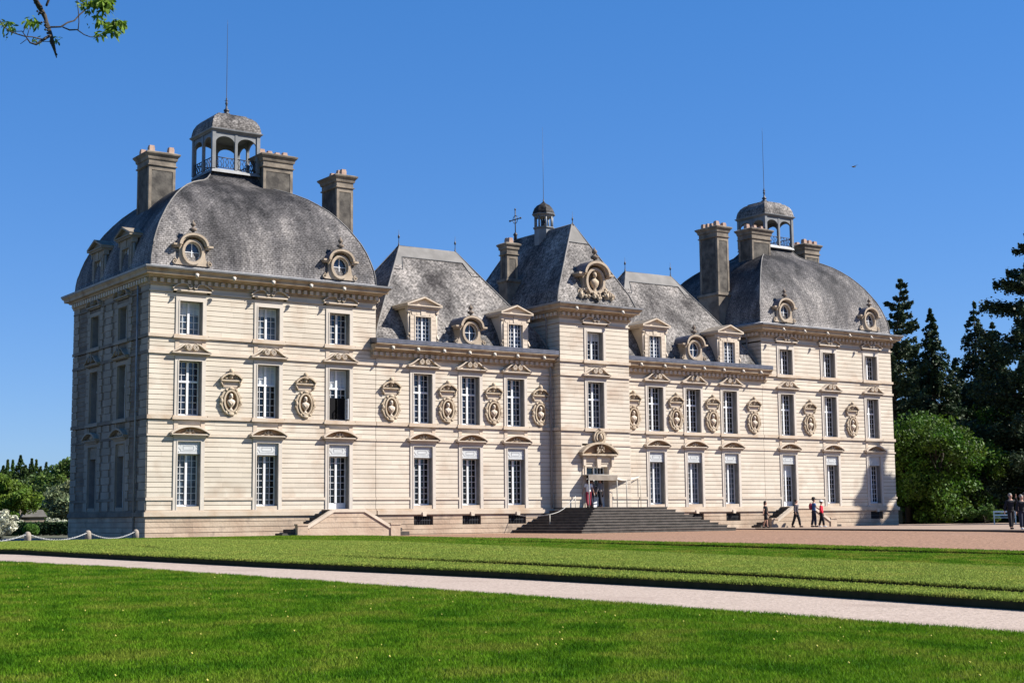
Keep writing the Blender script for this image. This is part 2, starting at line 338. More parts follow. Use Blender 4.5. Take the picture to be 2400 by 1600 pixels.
def wall_local(mbw, mbc, u0, u1, levels, holes, rnd=random):
    """facade from u0 to u1 in local coordinates (outward is -y): backing with recess .03 and courses of stone in front"""
    hs = sorted(holes)
    for (z0, z1, course) in levels:
        n = max(1, round((z1-z0)/course)); dz = (z1-z0)/n
        for k in range(n):
            a, b = z0+k*dz, z0+(k+1)*dz
            cut = [(h0, h1) for (h0, h1, q0, q1) in hs if q0 < b-.02 and q1 > a+.02]
            u = u0; segs = []
            for h0, h1 in cut:
                if h0 > u: segs.append((u, h0))
                u = max(u, h1)
            if u < u1: segs.append((u, u1))
            for (h0, h1, q0, q1) in hs:                          # part of the course left above or below an opening
                for (c0, c1) in ((a, q0), (q1, b)):
                    if q0 < b-.02 and q1 > a+.02 and c1-c0 > .012 and c0 >= a-1e-6 and c1 <= b+1e-6:
                        mbw.box(h0+.001, h1-.001, .031, .449, c0, c1); mbc.box(h0+.001, h1-.001, 0, .03, c0+.004, c1-.004 if c1 < b-.01 else c1-.017)
            for s0, s1 in segs:
                mbw.box(max(s0, u0+.035), min(s1, u1-.035), .03, .45, a, b)
                x = s0
                while x < s1-.01:                                # blocks of stone with hair joints
                    l = rnd.uniform(.7, 1.5); e = x+l
                    if s1-e < .5: e = s1
                    mbc.box(x+.0015, e-.0015, 0, .03, a+.014, b-.014); x = e
    return

def make_wall(u0, u1, levels, holes, loc, rz, mats=('facade_stone', 'facade_stone'), joint=0):
    a, b = MB(), MB(); wall_local(a, b, u0+joint, u1-joint, levels, holes)
    o = b.build('wall', mats[0], CH, loc); o.rotation_euler.z = rz
    c = a.build('wall_backing', mats[1], o)
    return o
mat('joint_stone', (.20, .15, .105), .95, (.26, .20, .145), 3, 5)
LV_P = [(0, 1.08, .36), (1.38, 1.87, .25), (2.0, 5.02, .25), (5.12, 5.84, .24), (6.05, 9.1, .25), (9.25, 9.9, .22), (10.08, 12.19, .25), (12.27, 13.1, .4)]
LV_W = [l for l in LV_P if l[1] <= 9.1]+[(9.25, 10.2, .5)]
def holes_for(cols, storeys, half=OUT):
    return [(c-half, c+half, z0, z1) for c in cols for (z0, z1) in storeys]
BAS = (.5, 1.0)
def bas(cols): return [(c-.62, c+.62, *BAS) for c in cols]
F1 = 'facade_stone'
lvl_up = [l for l in LV_P if l[0] >= 1.3]; lvl_pl = [LV_P[0]]
lvlw_up = [l for l in LV_W if l[0] >= 1.3]
ST3, ST2 = [ZG, ZF, ZS], [ZG, ZF]
LPH = holes_for([-P1, -P2, -P3], ST3); RPH = holes_for([P1, P2, P3], ST3)
make_wall(-XP, -XJ, lvl_up, LPH, (0, 0, 0), 0, (F1, 'joint_stone'), .012)
make_wall(XJ, XP, lvl_up, RPH, (0, 0, 0), 0, (F1, 'joint_stone'), .012)
make_wall(-XJ, -XT, lvlw_up, holes_for([-W1, -W2, -W3], ST2), (0, 0, 0), 0, (F1, 'joint_stone'), .012)
make_wall(XT, XJ, lvlw_up, holes_for([W1, W2, W3], ST2), (0, 0, 0), 0, (F1, 'joint_stone'), .012)
make_wall(-XT, XT, lvl_up, [(-OUT, OUT, *ZF), (-OUT, OUT, *ZS), (-1.12, 1.12, 1.38, 4.42)], (0, TD, 0), 0, (F1, 'joint_stone'))
# plinths
def plinth(x0, x1, y, hs, rz=0, loc=None):
    a, b = MB(), MB(); wall_local(a, b, x0, x1, [(-.25, 1.08, .265)], hs)
    o = b.build('plinth', 'plinth_stone', CH, loc or (0, y-.06, 0)); o.rotation_euler.z = rz
    a.build('plinth_backing', 'joint_stone', o); return o
plinth(-XP-.06, -XT, 0, bas([-W1, -W2, -W3])); plinth(XT, XP+.06, 0, bas([W2, W1, P1])); plinth(-XT-.05, XT+.05, TD, [])
# side walls: left pavilion outer side (faces -x), local x = -(y)
SIDEC = (3.6, 7.75)
def side_wall(x, ysign, cols, y0, y1, levels, hole_st=ST3, mats=('side_stone', 'joint_stone')):
    pass
RZL = -PI/2
shole = holes_for([-c for c in SIDEC], ST3, .80)
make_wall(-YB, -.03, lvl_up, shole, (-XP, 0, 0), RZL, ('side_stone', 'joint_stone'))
plinth(-YB-.06, .029, 0, [], RZL, (-XP-.06, 0, 0))
# raised quoin strips on the side facade
for (u0, u1) in ((-YB, -YB+.75), (-6.1, -5.25), (-.95, -.035), (-SIDEC[1]-1.15, -SIDEC[1]-.82), (-SIDEC[1]+.82, -SIDEC[1]+1.15), (-SIDEC[0]-1.15, -SIDEC[0]-.82), (-SIDEC[0]+.82, -SIDEC[0]+1.15)):
    k = 0; q = MB()
    for (z0, z1, cs) in lvl_up:
        n = max(1, round((z1-z0)/.36)); dz = (z1-z0)/n
        for i in range(n):
            e = .17 if k % 2 else 0; k += 1
            wide = (u1-u0) > .5
            a = u0 if (u0 < -YB+.1) else u0-(e if wide else 0); b = u1 if u1 > -.1 else u1+(e if wide else 0)
            if not wide and e == 0: 
                if u0 < -SIDEC[1]-.5 or (u0 < -SIDEC[0]-.5 and u0 > -6): a -= .12
                else: b += .12
            q.box(a, b, -.045, 0, z0+i*dz+.012, z0+(i+1)*dz-.012)
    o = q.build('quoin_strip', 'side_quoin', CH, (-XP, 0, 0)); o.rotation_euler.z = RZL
# remaining walls (tower sides, inner pavilion sides, backs)
for (x, y0, y1, z1, rz, sgn) in ((-XT, TD, 8.6, 13.1, RZL, -1), (XJ, .03, YB, 13.1, RZL, -1)):
    make_wall(-y1, -y0-(.03 if y0 == TD else 0), lvl_up if z1 > 12 else lvlw_up, [], (x, 0, 0), rz, (F1, 'joint_stone'))
RZR = PI/2
for (x, y0, y1) in ((XT, TD+.03, 8.6), (-XJ, .03, YB), (XP, .03, YB)):
    make_wall(y0, y1, lvl_up, [], (x, 0, 0), RZR, (F1, 'joint_stone'))
plinth(-.029, YB+.06, 0, [], RZR, (XP+.06, 0, 0))
b = MB()
for (x0, x1, y, z) in ((-XP+.03, -XJ-.03, YB, 13.1), (XJ+.03, XP-.03, YB, 13.1), (-XJ+.46, -XT-.46, YW, 10.2), (XT+.46, XJ-.46, YW, 10.2), (-XT+.03, XT-.03, 8.6, 13.1)):
    b.box(x0, x1, y-.4, y-.001, -.2, z)
b.build('rear_wall', 'facade_stone', CH)
# dark rooms behind the glass
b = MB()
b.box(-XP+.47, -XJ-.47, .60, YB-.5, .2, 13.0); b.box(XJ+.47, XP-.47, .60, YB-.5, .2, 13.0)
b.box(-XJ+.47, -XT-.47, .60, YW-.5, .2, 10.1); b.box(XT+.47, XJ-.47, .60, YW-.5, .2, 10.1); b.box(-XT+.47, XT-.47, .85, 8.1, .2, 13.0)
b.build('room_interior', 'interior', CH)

# ---- strings, ledges, cornices
def str_front(m_, x0, x1, y, z0, z1, pr, cuts=()):
    xs = sorted(cuts); u = x0
    for a, b_ in xs:
        if a > u: m_.box(u, a, y-pr, y+.03, z0, z1)
        u = max(u, b_)
    if u < x1: m_.box(u, x1, y-pr, y+.03, z0, z1)
class EachBox:
    """every box becomes a part of its own"""
    def __init__(s, name, m_): s.n = name; s.m = m_
    def box(s, *a): MB().box(*a).build(s.n, s.m, CH)
bands = EachBox('sill_band', 'band_stone'); thin = EachBox('string_course', 'trim_stone'); rail = EachBox('dado_rail', 'trim_stone'); ledge = EachBox('plinth_ledge', 'band_stone')
secs = [(-XP, -XJ, 0, [-P1, -P2, -P3], True), (-XJ, -XT, 0, [-W1, -W2, -W3], False), (-XT, XT, TD, [0], True), (XT, XJ, 0, [W1, W2, W3], False), (XJ, XP, 0, [P1, P2, P3], True)]
for (x0, x1, y, cols, tall) in secs:
    c = [(k-OUT, k+OUT) for k in cols]; j = .012
    e0 = .05 if x0 in (-XP, -XT) else -j; e1 = .05 if x1 in (XP, XT) else -j
    door = y == TD
    str_front(rail, x0-e0, x1+e1, y, 1.87, 2.0, .05, [(-1.12, 1.12)] if door else c)
    str_front(thin, x0-e0, x1+e1, y, 5.02, 5.12, .05, [(-1.12, 1.12)] if door else [(k-1.0, k+1.0) for k in cols])
    str_front(bands, x0-e0*1.5, x1+e1*1.5, y, 5.86, 6.05, .09, [(k-.95, k+.95) for k in cols])
    str_front(thin, x0-e0, x1+e1, y, 9.10, 9.25, .08, [(k-1.0, k+1.0) for k in cols])
    if tall:
        str_front(bands, x0-e0*1.5, x1+e1*1.5, y, 9.92, 10.08, .09, [(k-.95, k+.95) for k in cols])
        str_front(thin, x0-e0, x1+e1, y, 12.19, 12.27, .07, [(k-1.0, k+1.0) for k in cols])
    str_front(ledge, x0-e0*3, x1+e1*3, y, 1.08, 1.3, .15); str_front(ledge, x0-e0, x1+e1, y, 1.3, 1.38, .07)

def side_strings(name, m_, x, y0, y1, sgn, cuts=()):
    s_ = EachBox('side_string_course', m_)
    for (z0, z1, pr, hole) in ((1.08, 1.3, .15, 0), (1.3, 1.38, .07, 0), (1.87, 2.0, .05, 1), (5.02, 5.12, .05, 1), (5.86, 6.05, .09, 1), (9.1, 9.25, .07, 1), (9.92, 10.08, .09, 1), (12.19, 12.27, .07, 1)):
        u = y0
        for a, b_ in ([(k-.81, k+.81) for k in cuts] if hole else []):
            s_.box(min(x, x+sgn*pr), max(x, x+sgn*pr), u, a, z0, z1); u = b_
        s_.box(min(x, x+sgn*pr), max(x, x+sgn*pr), u, y1, z0, z1)
side_strings('string_course', 'side_stone', -XP, 0.031, YB, -1, SIDEC)
side_strings('string_course', 'trim_stone', XP, 0.031, YB, 1)
side_strings('string_course', 'trim_stone', -XT, TD+.031, 8.6, -1)
side_strings('string_course', 'trim_stone', XT, TD+.031, 8.6, 1)

CP = [(.0, 12.50), (.10, 12.52), (.10, 12.60), (.14, 12.62), (.14, 12.84), (.30, 12.88), (.34, 12.96), (.56, 12.98), (.58, 13.12), (.70, 13.22), (.70, 13.26), (.4, 13.3)]
def dentil_row(a, b, f, z0, z1, o):
    """a comb of square blocks cut from one strip"""
    p = [f(a, .141)]; u = a
    while u < b:
        p += [f(u, .145), f(u, .28), f(u+.17, .28), f(u+.17, .145)]; u += .36
    p.append(f(u-.1, .141)); d = MB(); d.prism(p, z0, z1, 'z'); d.build('dentil_course', 'trim_stone', o)
def cornice(x0, x1, y0, y1, dz=0):
    m_ = MB(); m_.rings(x0, x1, y0, y1, [(o*.74, o*1.1, z+dz) for o, z in CP])
    o = m_.build('cornice', 'cornice_stone', CH)
    z0, z1 = 12.63+dz, 12.83+dz
    for nm, a, b, f in (('f', x0, x1, lambda u, v: (u, y0-v)), ('l', y0, y1, lambda u, v: (x0-v, u)), ('r', y0, y1, lambda u, v: (x1+v, u))):
        dentil_row(a+.05, b-.1, f if nm == 'f' else (lambda u, v, f=f: f(u, v*.9)), z0, z1, o)
    return o
def gutter(x0, x1, y0, y1, dz=0):
    m_ = MB(); m_.rings(x0, x1, y0, y1, [(ox*.74, ox*1.1, z+dz) for ox, z in ((.60, 13.262), (.73, 13.27), (.75, 13.36), (.60, 13.38), (.2, 13.40))])
    m_.build('gutter', 'lead', CH)
for a in ((-XP, -XJ, 0, YB), (XJ, XP, 0, YB), (-XT, XT, TD, 8.6)): cornice(*a); gutter(*a)
def wing_cornice(x0, x1):
    dz = -2.98; m_ = MB(); m_.prism([(-o, z+dz) for o, z in CP]+[(.1, 13.3+dz), (.1, 12.5+dz)], x0, x1, 'x'); o = m_.build('cornice', 'cornice_stone', CH)
    dentil_row(x0+.1, x1-.2, lambda u, v: (u, -v), 12.63+dz, 12.83+dz, o)
    gm = MB(); gm.prism([(-.66, 10.26), (-.72, 10.3), (-.72, 10.54), (-.62, 10.56), (.05, 10.62), (.05, 10.26)], x0, x1, 'x'); gm.build('gutter', 'dark_lead', CH)
wing_cornice(-XJ-.35, -XT-.012); wing_cornice(XT+.012, XJ+.35)
# lion heads under the gutters
L0 = MB(); L0.ball((0, 0, 0), .09, .10, .10, 8, 5).ball((0, -.10, -.03), .05, .06, .05, 6, 4).ball((0, .0, .08), .12, .05, .07, 7, 4)
lion = L0.build('gargoyle', 'white_paint', CH, (-25.3, -.76, 12.98)); MT['pale_stone'] = mat('pale_stone', (.50, .44, .37), .9); lion.data.materials[0] = MT['pale_stone']
for x in (-23.29, -21.11, -18.93, -16.97, 16.0, 18.0, 20.2, 22.4, 24.6, 26.6): copy_tree(lion, CH, (x, -.76, 12.98))
for x in (-1.9, 1.6): copy_tree(lion, CH, (x, TD-.76, 12.98))
for s_ in (-1, 1):
    for x in (13.9, 12.3, 10.6, 8.9, 7.2, 5.6, 3.7): copy_tree(lion, CH, (s_*x, -.66, 10.02))

# ---- windows
def spiral(cx, cz, r0, turns, a0, sgn, n=22):
    return [(cx+sgn*(r0*(1-.82*i/n))*math.cos(a0+2*PI*turns*i/n), cz+(r0*(1-.82*i/n))*math.sin(a0+2*PI*turns*i/n)) for i in range(n+1)]
def arc(x0, x1, zb, rise, n=16):
    c = (x0+x1)/2; h = (x1-x0)/2; Rr = (h*h+rise*rise)/(2*rise); zc = zb+rise-Rr; a = math.asin(min(1, h/Rr))
    return [(c+Rr*math.sin(-a+2*a*i/n), zc+Rr*math.cos(-a+2*a*i/n)) for i in range(n+1)]
def casement(w_, h, rows, transom=None, base=0, bars=True, door=False):
    """white casement: w_ half width; returns mesh"""
    f = MB(); y0, y1 = .36, .42; fr = .055
    f.box(-w_, -w_+fr, y0, y1, 0, h); f.box(w_-fr, w_, y0, y1, 0, h); f.box(-w_+fr, w_-fr, y0, y1, 0, .09+base); f.box(-w_+fr, w_-fr, y0, y1, h-.05, h)
    f.box(-.055, .055, y0-.03, y1, .09+base, h-.05)
    zs = [h*(k/rows) for k in range(1, rows)]
    for z in zs:
        if z < .09+base+.06: continue
        t = .011
        if transom and abs(z-transom) < h/rows/2: 
            f.box(-w_+fr, w_-fr, y0-.035, y1, z-.05, z+.05); continue
        for a, b_ in ((-w_+fr, -.055), (.055, w_-fr)): f.box(a, b_, y0+.012, y1-.012, z-t, z+t)
    for sx in (-1, 1):
        x = sx*(w_-fr+.055)/2
        z0, z1 = .09+base, h-.05
        f.box(x-.011, x+.011, y0+.012, y1-.012, z0, z1)
    return f
def surround(zb, zt, hw=.61, mats='cool_stone', dado=None, bottom=True, z_hole=None):
    """stone frame standing .04 proud, lining the reveal"""
    s_ = MB(); o = OUT-.012
    s_.box(-o, -hw, -.045, .445, zb, zt); s_.box(hw, o, -.045, .445, zb, zt); s_.box(-o, o, -.045, .445, zt, zt+.2)
    s_.box(-hw-.03, hw+.03, -.065, -.0451, zt-.0, zt+.04); s_.box(-hw-.06, -hw-.0, -.065, -.0451, zb, zt); s_.box(hw+.0, hw+.06, -.065, -.0451, zb, zt)
    if dado:
        z0, z1 = dado; s_.box(-o, -.60, -.03, .445, z0, z1); s_.box(.60, o, -.03, .445, z0, z1); s_.box(-.58, .58, -.01, .445, z0, z1)
    return s_
def ped_segment(z):
    """segmental pediment, base at z (5.12)"""
    p = MB(); p.box(-.98, .98, -.20, -.001, z, z+.05); p.box(-1.04, 1.04, -.26, -.001, z+.05, z+.10)
    p.ribbon(arc(-1.03, 1.03, z+.12, .36), .09, -.30, -.001); p.box(-.84, .84, -.12, -.001, z-.08, z)
    return p
def tym_segment(z):
    t = MB(); a = arc(-.95, .95, z+.1, .34); t.prism(a, -.05, -.002, 'y')
    return t
def ped_relief(z, k=0):
    r = MB(); rr = random.Random(k)
    r.ball((0, -.09, z+.27), .07, .06, .10, 8, 6).ball((0, -.09, z+.17), .11, .05, .07)
    for s_ in (-1, 1):
        r.tube([(s_*(.08+.07*i), -.09, z+.17+.05*math.sin(i*1.1+rr.random())) for i in range(6)], [.045, .04, .035, .03, .025, .015], 5)
        r.ball((s_*.17, -.09, z+.27), .05, .04, .05)
    return r
def ped_scroll(z):
    """swan-neck pediment with two spirals"""
    p = MB(); p.box(-.98, .98, -.20, -.001, z, z+.05); p.box(-1.04, 1.04, -.26, -.001, z+.05, z+.10)
    for s_ in (-1, 1):
        neck = [(s_*x, z+.12+h) for x, h in ((1.03, .0), (.9, .05), (.75, .13), (.6, .23), (.47, .33), (.34, .39), (.22, .40))]
        p.ribbon(neck, .06, -.28, -.001, taper=[.8, 1, 1, 1, 1, .9, .8])
        sp = spiral(s_*.20, z+.34, .155, 1.9, PI/2, -s_*-1)
        p.ribbon(sp, .035, -.30, -.08)
    p.prism([(-.9, z+.11), (.9, z+.11), (.5, z+.3), (.3, z+.38), (-.3, z+.38), (-.5, z+.3)], -.07, -.002, 'y')
    return p
def ped_arch(z):
    """low open segmental pediment with two inward scrolls"""
    p = MB(); p.box(-1.0, 1.0, -.20, -.001, z-.06, z+.01); p.box(-.80, .80, -.10, -.001, z-.12, z-.06)
    for s_ in (-1, 1):
        neck = [(s_*x, z+.04+h) for x, h in ((1.06, .02), (.95, .12), (.8, .21), (.6, .28), (.42, .29), (.3, .25), (.24, .17))]
        p.ribbon(neck, .05, -.24, -.001)
        p.ribbon(spiral(s_*.15, z+.17, .115, 1.7, PI/2, -s_*-1), .03, -.26, -.08)
    p.prism([(-1, z+.02), (1, z+.02), (.85, z+.16), (.6, z+.24), (-.6, z+.24), (-.85, z+.16)], -.05, -.002, 'y')
    return p
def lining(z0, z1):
    """grey boards added to darken the sides and head of the reveal"""
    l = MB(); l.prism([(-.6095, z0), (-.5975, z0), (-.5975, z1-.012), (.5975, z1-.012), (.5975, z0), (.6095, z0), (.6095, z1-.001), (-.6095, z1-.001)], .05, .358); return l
def sill(z, w_=.95, h=.2):
    s_ = MB(); s_.box(-w_, w_, -.16, .44, z-h, z-h*.35); s_.box(-w_+.05, w_-.05, -.11, .44, z-h*.35, z); return s_
def overdoor_panel(z0, z1):
    p = MB(); w_ = .609; p.box(-w_, w_, .06, .30, z0, z1); cz = (z0+z1)/2; y0, y1 = .046, .0599
    p.ribbon([(-w_+.03, z0+.03), (w_-.03, z0+.03), (w_-.03, z1-.03), (-w_+.03, z1-.03)], .035, y0, y1, True)
    oc = [(-.40, cz-.17), (.40, cz-.17), (.40, cz-.09), (.49, cz-.03), (.49, cz+.03), (.40, cz+.09), (.40, cz+.17), (-.40, cz+.17), (-.40, cz+.09), (-.49, cz+.03), (-.49, cz-.03), (-.40, cz-.09)]
    p.ribbon(oc, .028, y0, y1, True); p.ribbon([(-.27, cz-.09), (.27, cz-.09), (.27, cz+.09), (-.27, cz+.09)], .022, y0, y1, True)
    for sx in (-1, 1):
        for sz in (-1, 1): p.ball((sx*.5, .06, cz+sz*.2), .035, .03, .035, 6, 4)
    return p
def pane(w_, h, glass='window_glass'):
    p = MB(); p.box(-w_, w_, .435, .445, 0, h); return p
WT = {}
def window(kind, x, y=0, rz=0, glass='window_glass', blind=None, stone='cool_stone', tym_mat='brown_stone', base=0, orn='trim_stone'):
    key = (kind, glass, blind, stone, base)
    if key in WT: return copy_tree(WT[key], CH, (x, y, 0), rz)
    e = empty('window', (x, y, 0), rz, CH)
    def put(mb, name, m_, dz=0, par=e):
        o_ = mb.build(name, m_, par, (0, 0, dz)); return o_
    if kind == 'g':
        z0, z1 = 1.57, 4.16
        if base: z0 = 1.40
        put(casement(.609, z1-z0, 8, None, base), 'casement', 'white_paint', z0); put(pane(.60, z1-z0, glass), 'pane', glass, z0)
        put(overdoor_panel(4.16, 4.78), 'overdoor_panel', 'panel_paint' if stone == 'cool_stone' else 'side_quoin')
        put(surround(1.38, 4.78), 'surround', stone)
        sl = MB(); sl.box(-.61, .61, -.03, .44, 1.38, z0-.002 if not base else 1.398); put(sl, 'sill', 'band_stone' if stone == 'cool_stone' else stone)
        pz = 5.02; put(ped_segment(pz+.02), 'pediment', orn); put(tym_segment(pz+.02), 'tympanum', tym_mat); put(ped_relief(pz+.02, int(abs(x)*10)), 'relief', 'carved_stone')
        ap = MB(); o = OUT-.012; 
        for a, b_ in ((-o, -.60), (.60, o)): ap = MB().box(a, b_, -.03, .03, 5.12, 5.84); put(ap, 'apron', 'band_stone' if stone == 'cool_stone' else stone)
    if kind == 'f':
        z0, z1 = 6.06, 8.80
        put(casement(.609, z1-z0, 8, (z1-z0)*.64), 'casement', 'white_paint', z0); put(pane(.60, z1-z0, glass), 'pane', glass, z0)
        put(surround(6.05, 8.80), 'surround', stone); put(sill(6.05), 'sill', 'band_stone' if stone == 'cool_stone' else stone)
        put(ped_scroll(9.10), 'pediment', orn)
        ap = MB(); o = OUT-.012; 
        for a, b_ in ((-o, -.60), (.60, o)): ap = MB().box(a, b_, -.03, .03, 9.25, 9.9) if abs(x) > 14 or abs(x) < 1 else None
        if 0: pass
        for a, b_ in (((-o, -.60), (.60, o)) if abs(x) > 14 or abs(x) < 1 else ()): put(MB().box(a, b_, -.03, .03, 9.25, 9.9), 'apron', 'band_stone' if stone == 'cool_stone' else stone)
    if kind == 's':
        z0, z1 = 10.11, 11.80
        put(casement(.609, z1-z0, 5), 'casement', 'white_paint', z0); put(pane(.60, z1-z0, glass), 'pane', glass, z0)
        put(surround(10.10, 11.80), 'surround', stone); put(sill(10.10), 'sill', 'band_stone' if stone == 'cool_stone' else stone)
        put(ped_arch(12.33), 'pediment', orn)
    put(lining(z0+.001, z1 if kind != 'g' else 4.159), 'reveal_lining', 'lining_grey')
    if blind:
        a, b_ = blind; bl = MB(); bl.box(-.555, .555, .4225, .4345, z1-a, z1-b_-.05); put(bl, 'blind', 'blind')
    WT[key] = e
    return e
window('g', -P1, glass='pale_glass'); window('g', -P2, glass='dark_glass'); window('g', -P3, base=.22, glass='dark_glass')
window('f', -P1); window('f', -P2, glass='dark_glass', blind=(1.0, 0)); window('f', -P3, glass='dark_glass', blind=(.95, 0))
window('s', -P1, glass='pale_glass', blind=(.62, 0)); window('s', -P2, glass='pale_glass', blind=(.45, 0)); window('s', -P3)
for x in (-W1, -W2, -W3): window('g', x, glass='dark_glass'); window('f', x)
for x in (W1, W2, W3): window('g', x, glass='pale_glass'); window('f', x, glass='dark_glass')
window('f', 0, TD); window('s', 0, TD, blind=(.5, 0), glass='window_glass')
window('g', P3, base=.22, glass='dark_glass', blind=(.85, 0)); window('g', P2, glass='dark_glass'); window('g', P1, glass='dark_glass')
for x in (P1, P2, P3): window('f', x, glass='dark_glass'); window('s', x, glass='dark_glass')
for yy in SIDEC:
    for k in 'gfs': window(k, -XP, yy, RZL, glass='matt_black', stone='side_quoin', tym_mat='side_stone', orn='side_quoin')  # side panes get a matt near-black in place of glass
# the open casement of the third first-floor window
d = MB(); d.box(-.05, .5, .30, .355, 6.12, 7.25); 
oc = MB()
for (a, b_, c, e_) in ((.0, .045, 6.12, 7.22), (.45, .5, 6.12, 7.22), (.045, .45, 6.12, 6.18), (.045, .45, 7.16, 7.22)): oc.box(a, b_, -.02, .02, c, e_)
for k in range(1, 4): oc.box(.045, .45, -.01, .01, 6.18+.27*k-.01, 6.18+.27*k+.01)
oc.box(.24, .26, -.01, .01, 6.18, 7.16)
op = MB(); op.box(-P3-.555, -P3+.54, .33, .34, 6.13, 7.28); op.build('window_opening', 'interior', CH)
sash = oc.build('open_sash', 'white_paint', CH, (-P3+.54, .30, 0)); sash.rotation_euler.z = R(-110+180-180+10)

# basement grilles
def grille(x):
    gq = MB(); gq.box(-.605, .605, .30, .31, .5, 1.0)
    e = gq.build('basement_window', 'interior', CH, (x, 0, 0))
    b_ = MB()
    for i in range(11): b_.box(-.55+.11*i-.012, -.55+.11*i+.012, .02, .045, .5, 1.0)
    b_.box(-.6, .6, .018, .047, .74, .765); b_.build('iron_grille', 'iron', e)
    k = MB(); k.prism([(-.10, .98), (.10, .98), (.14, 1.2), (-.14, 1.2)], -.20, -.02); k.build('keystone', 'trim_stone', e)
    return e
g0 = grille(-W1)
for x in (-W2, -W3, W2, W1, P1): copy_tree(g0, CH, (x, 0, 0))

# ---- busts in oval cartouches
def bust_niche():
    e = empty('bust_niche', (0, 0, 0), 0, CH); zc = 6.85
    ov = lambda rx, rz, n=28: [(rx*math.cos(2*PI*i/n), zc+rz*math.sin(2*PI*i/n)) for i in range(n)]
    a = MB(); a.ribbon(ov(.56, .66), .10, -.16, -.001, True); a.ribbon(ov(.40, .54), .09, -.21, -.001, True)
    for s_ in (-1, 1):
        a.ball((s_*.55, -.13, zc), .10, .08, .13); a.ball((s_*.30, -.15, zc-.57), .09, .07, .08); a.ball((s_*.30, -.15, zc+.57), .09, .07, .08)
        a.ribbon(spiral(s_*.57, zc+.17, .09, 1.2, 0, s_, 10), .04, -.17, -.05); a.ribbon(spiral(s_*.57, zc-.17, .09, 1.2, 0, s_, 10), .04, -.17, -.05)
    a.ball((0, -.14, zc-.66), .2, .10, .10); a.ball((0, -.15, zc+.64), .17, .10, .09)
    a.build('cartouche', 'carved_stone', e)
    n_ = MB(); n_.prism(ov(.40, .54), -.02, -.0015); n_.build('niche_back', 'brown_stone', e)
    bu = MB(); bu.lathe([(.05, 6.36), (.13, 6.38), (.13, 6.42), (.05, 6.46), (.06, 6.54), (.13, 6.60), (.20, 6.68), (.25, 6.79), (.245, 6.86), (.16, 6.92), (.07, 6.95), (.06, 7.02)], (0, -.14, 0), 12, 0, 1, .6)
    bu.ball((0, -.17, 7.10), .09, .10, .125, 12, 9); bu.ball((0, -.27, 7.09), .018, .03, .03, 6, 4); bu.ball((0, -.14, 7.16), .105, .105, .09, 10, 6)
    for q_ in (-1, 1): bu.ball((q_*.09, -.13, 7.06), .035, .05, .07, 6, 4); bu.tube([(q_*.2, -.22, 6.86), (q_*.08, -.29, 6.74), (0, -.27, 6.62)], [.02, .03, .02], 5)
    bu.build('bust', 'trim_stone', e)
    h = MB(); h.box(-.62, .62, -.22, -.001, 7.86, 7.93); h.ribbon(arc(-.64, .64, 7.96, .30), .075, -.30, -.001); h.ball((0, -.17, 8.37), .15, .14, .155); h.ball((0, -.2, 8.20), .19, .12, .09)
    h.ball((0, -.12, 8.08), .13, .10, .11)
    for s_ in (-1, 1): h.ribbon(spiral(s_*.30, 8.08, .11, 1.4, PI/2, s_, 14), .035, -.18, -.02); h.tube([(s_*.62, -.12, 7.86), (s_*.56, -.12, 7.7), (s_*.44, -.10, 7.58)], [.07, .06, .04], 6)
    h.build('hood', 'carved_stone', e)
    p = MB(); p.box(-.46, .46, -.06, -.001, 7.55, 7.86); p.box(-.40, .40, -.08, -.0601, 7.60, 7.66); p.build('plaque', 'trim_stone', e)
    return e
bn = bust_niche(); bn.location.x = -23.1; bn.scale = (.90, .85, 1)
for x in (-18.9, -13.7, -10.04, -6.93, -3.62, 3.45, 6.93, 10.04, 13.7, 18.9, 23.1): copy_tree(bn, CH, (x, 0, 0))

# ---- door of the tower
dr = empty('entrance_door', (0, TD, 0), 0, CH)
s_ = MB(); s_.box(-1.11, -.82, -.05, .445, 1.38, 3.78); s_.box(.82, 1.11, -.05, .445, 1.38, 3.78); s_.box(-1.11, 1.11, -.05, .445, 3.78, 4.05)
s_.box(-.96, -.86, -.09, -.0501, 1.38, 3.95); s_.box(.86, .96, -.09, -.0501, 1.38, 3.95); s_.box(-.96, .96, -.09, -.0501, 3.951, 4.0)
s_.box(-1.11, 1.11, -.10, .445, 4.05, 4.42); s_.prism([(-.12, 3.70), (.12, 3.70), (.17, 4.42), (-.17, 4.42)], -.24, -.101)
for q_ in (-1, 1):
    s_.prism([(q_*.97, 3.75), (q_*1.15, 3.85), (q_*1.15, 4.42), (q_*.97, 4.42)], -.22, -.101)
s_.build('surround', 'trim_stone', dr)
p = MB(); p.box(-1.35, 1.35, -.38, -.001, 4.42, 4.52); p.box(-1.28, 1.28, -.30, -.001, 4.36, 4.42); p.ribbon(arc(-1.36, 1.36, 4.56, .60), .11, -.42, -.001); p.build('pediment', 'carved_stone', dr)
p = MB(); p.prism(arc(-1.28, 1.28, 4.52, .58), -.08, -.002); p.build('tympanum', 'brown_stone', dr)
p = MB()
rr = random.Random(3)
for i in range(26): p.ball((rr.gauss(0, .16), -.2-.1*rr.random(), 4.75+rr.gauss(0, .17)), rr.uniform(.04, .09), .06, rr.uniform(.04, .09), 7, 5)
ov = lambda cx, cz, rx, rz, n=24: [(cx+rx*math.cos(2*PI*i/n), cz+rz*math.sin(2*PI*i/n)) for i in range(n)]
p.ribbon(ov(.1, 5.5, .40, .42), .09, -.24, -.001, True); p.ribbon(ov(.1, 5.5, .28, .30), .07, -.30, -.05, True); p.prism(ov(.1, 5.5, .24, .27), -.16, -.002)
for k in range(16):
    t = 2*PI*k/16; p.ball((.1+.42*math.cos(t), -.15, 5.5+.44*math.sin(t)), .05, .06, .05, 6, 4)
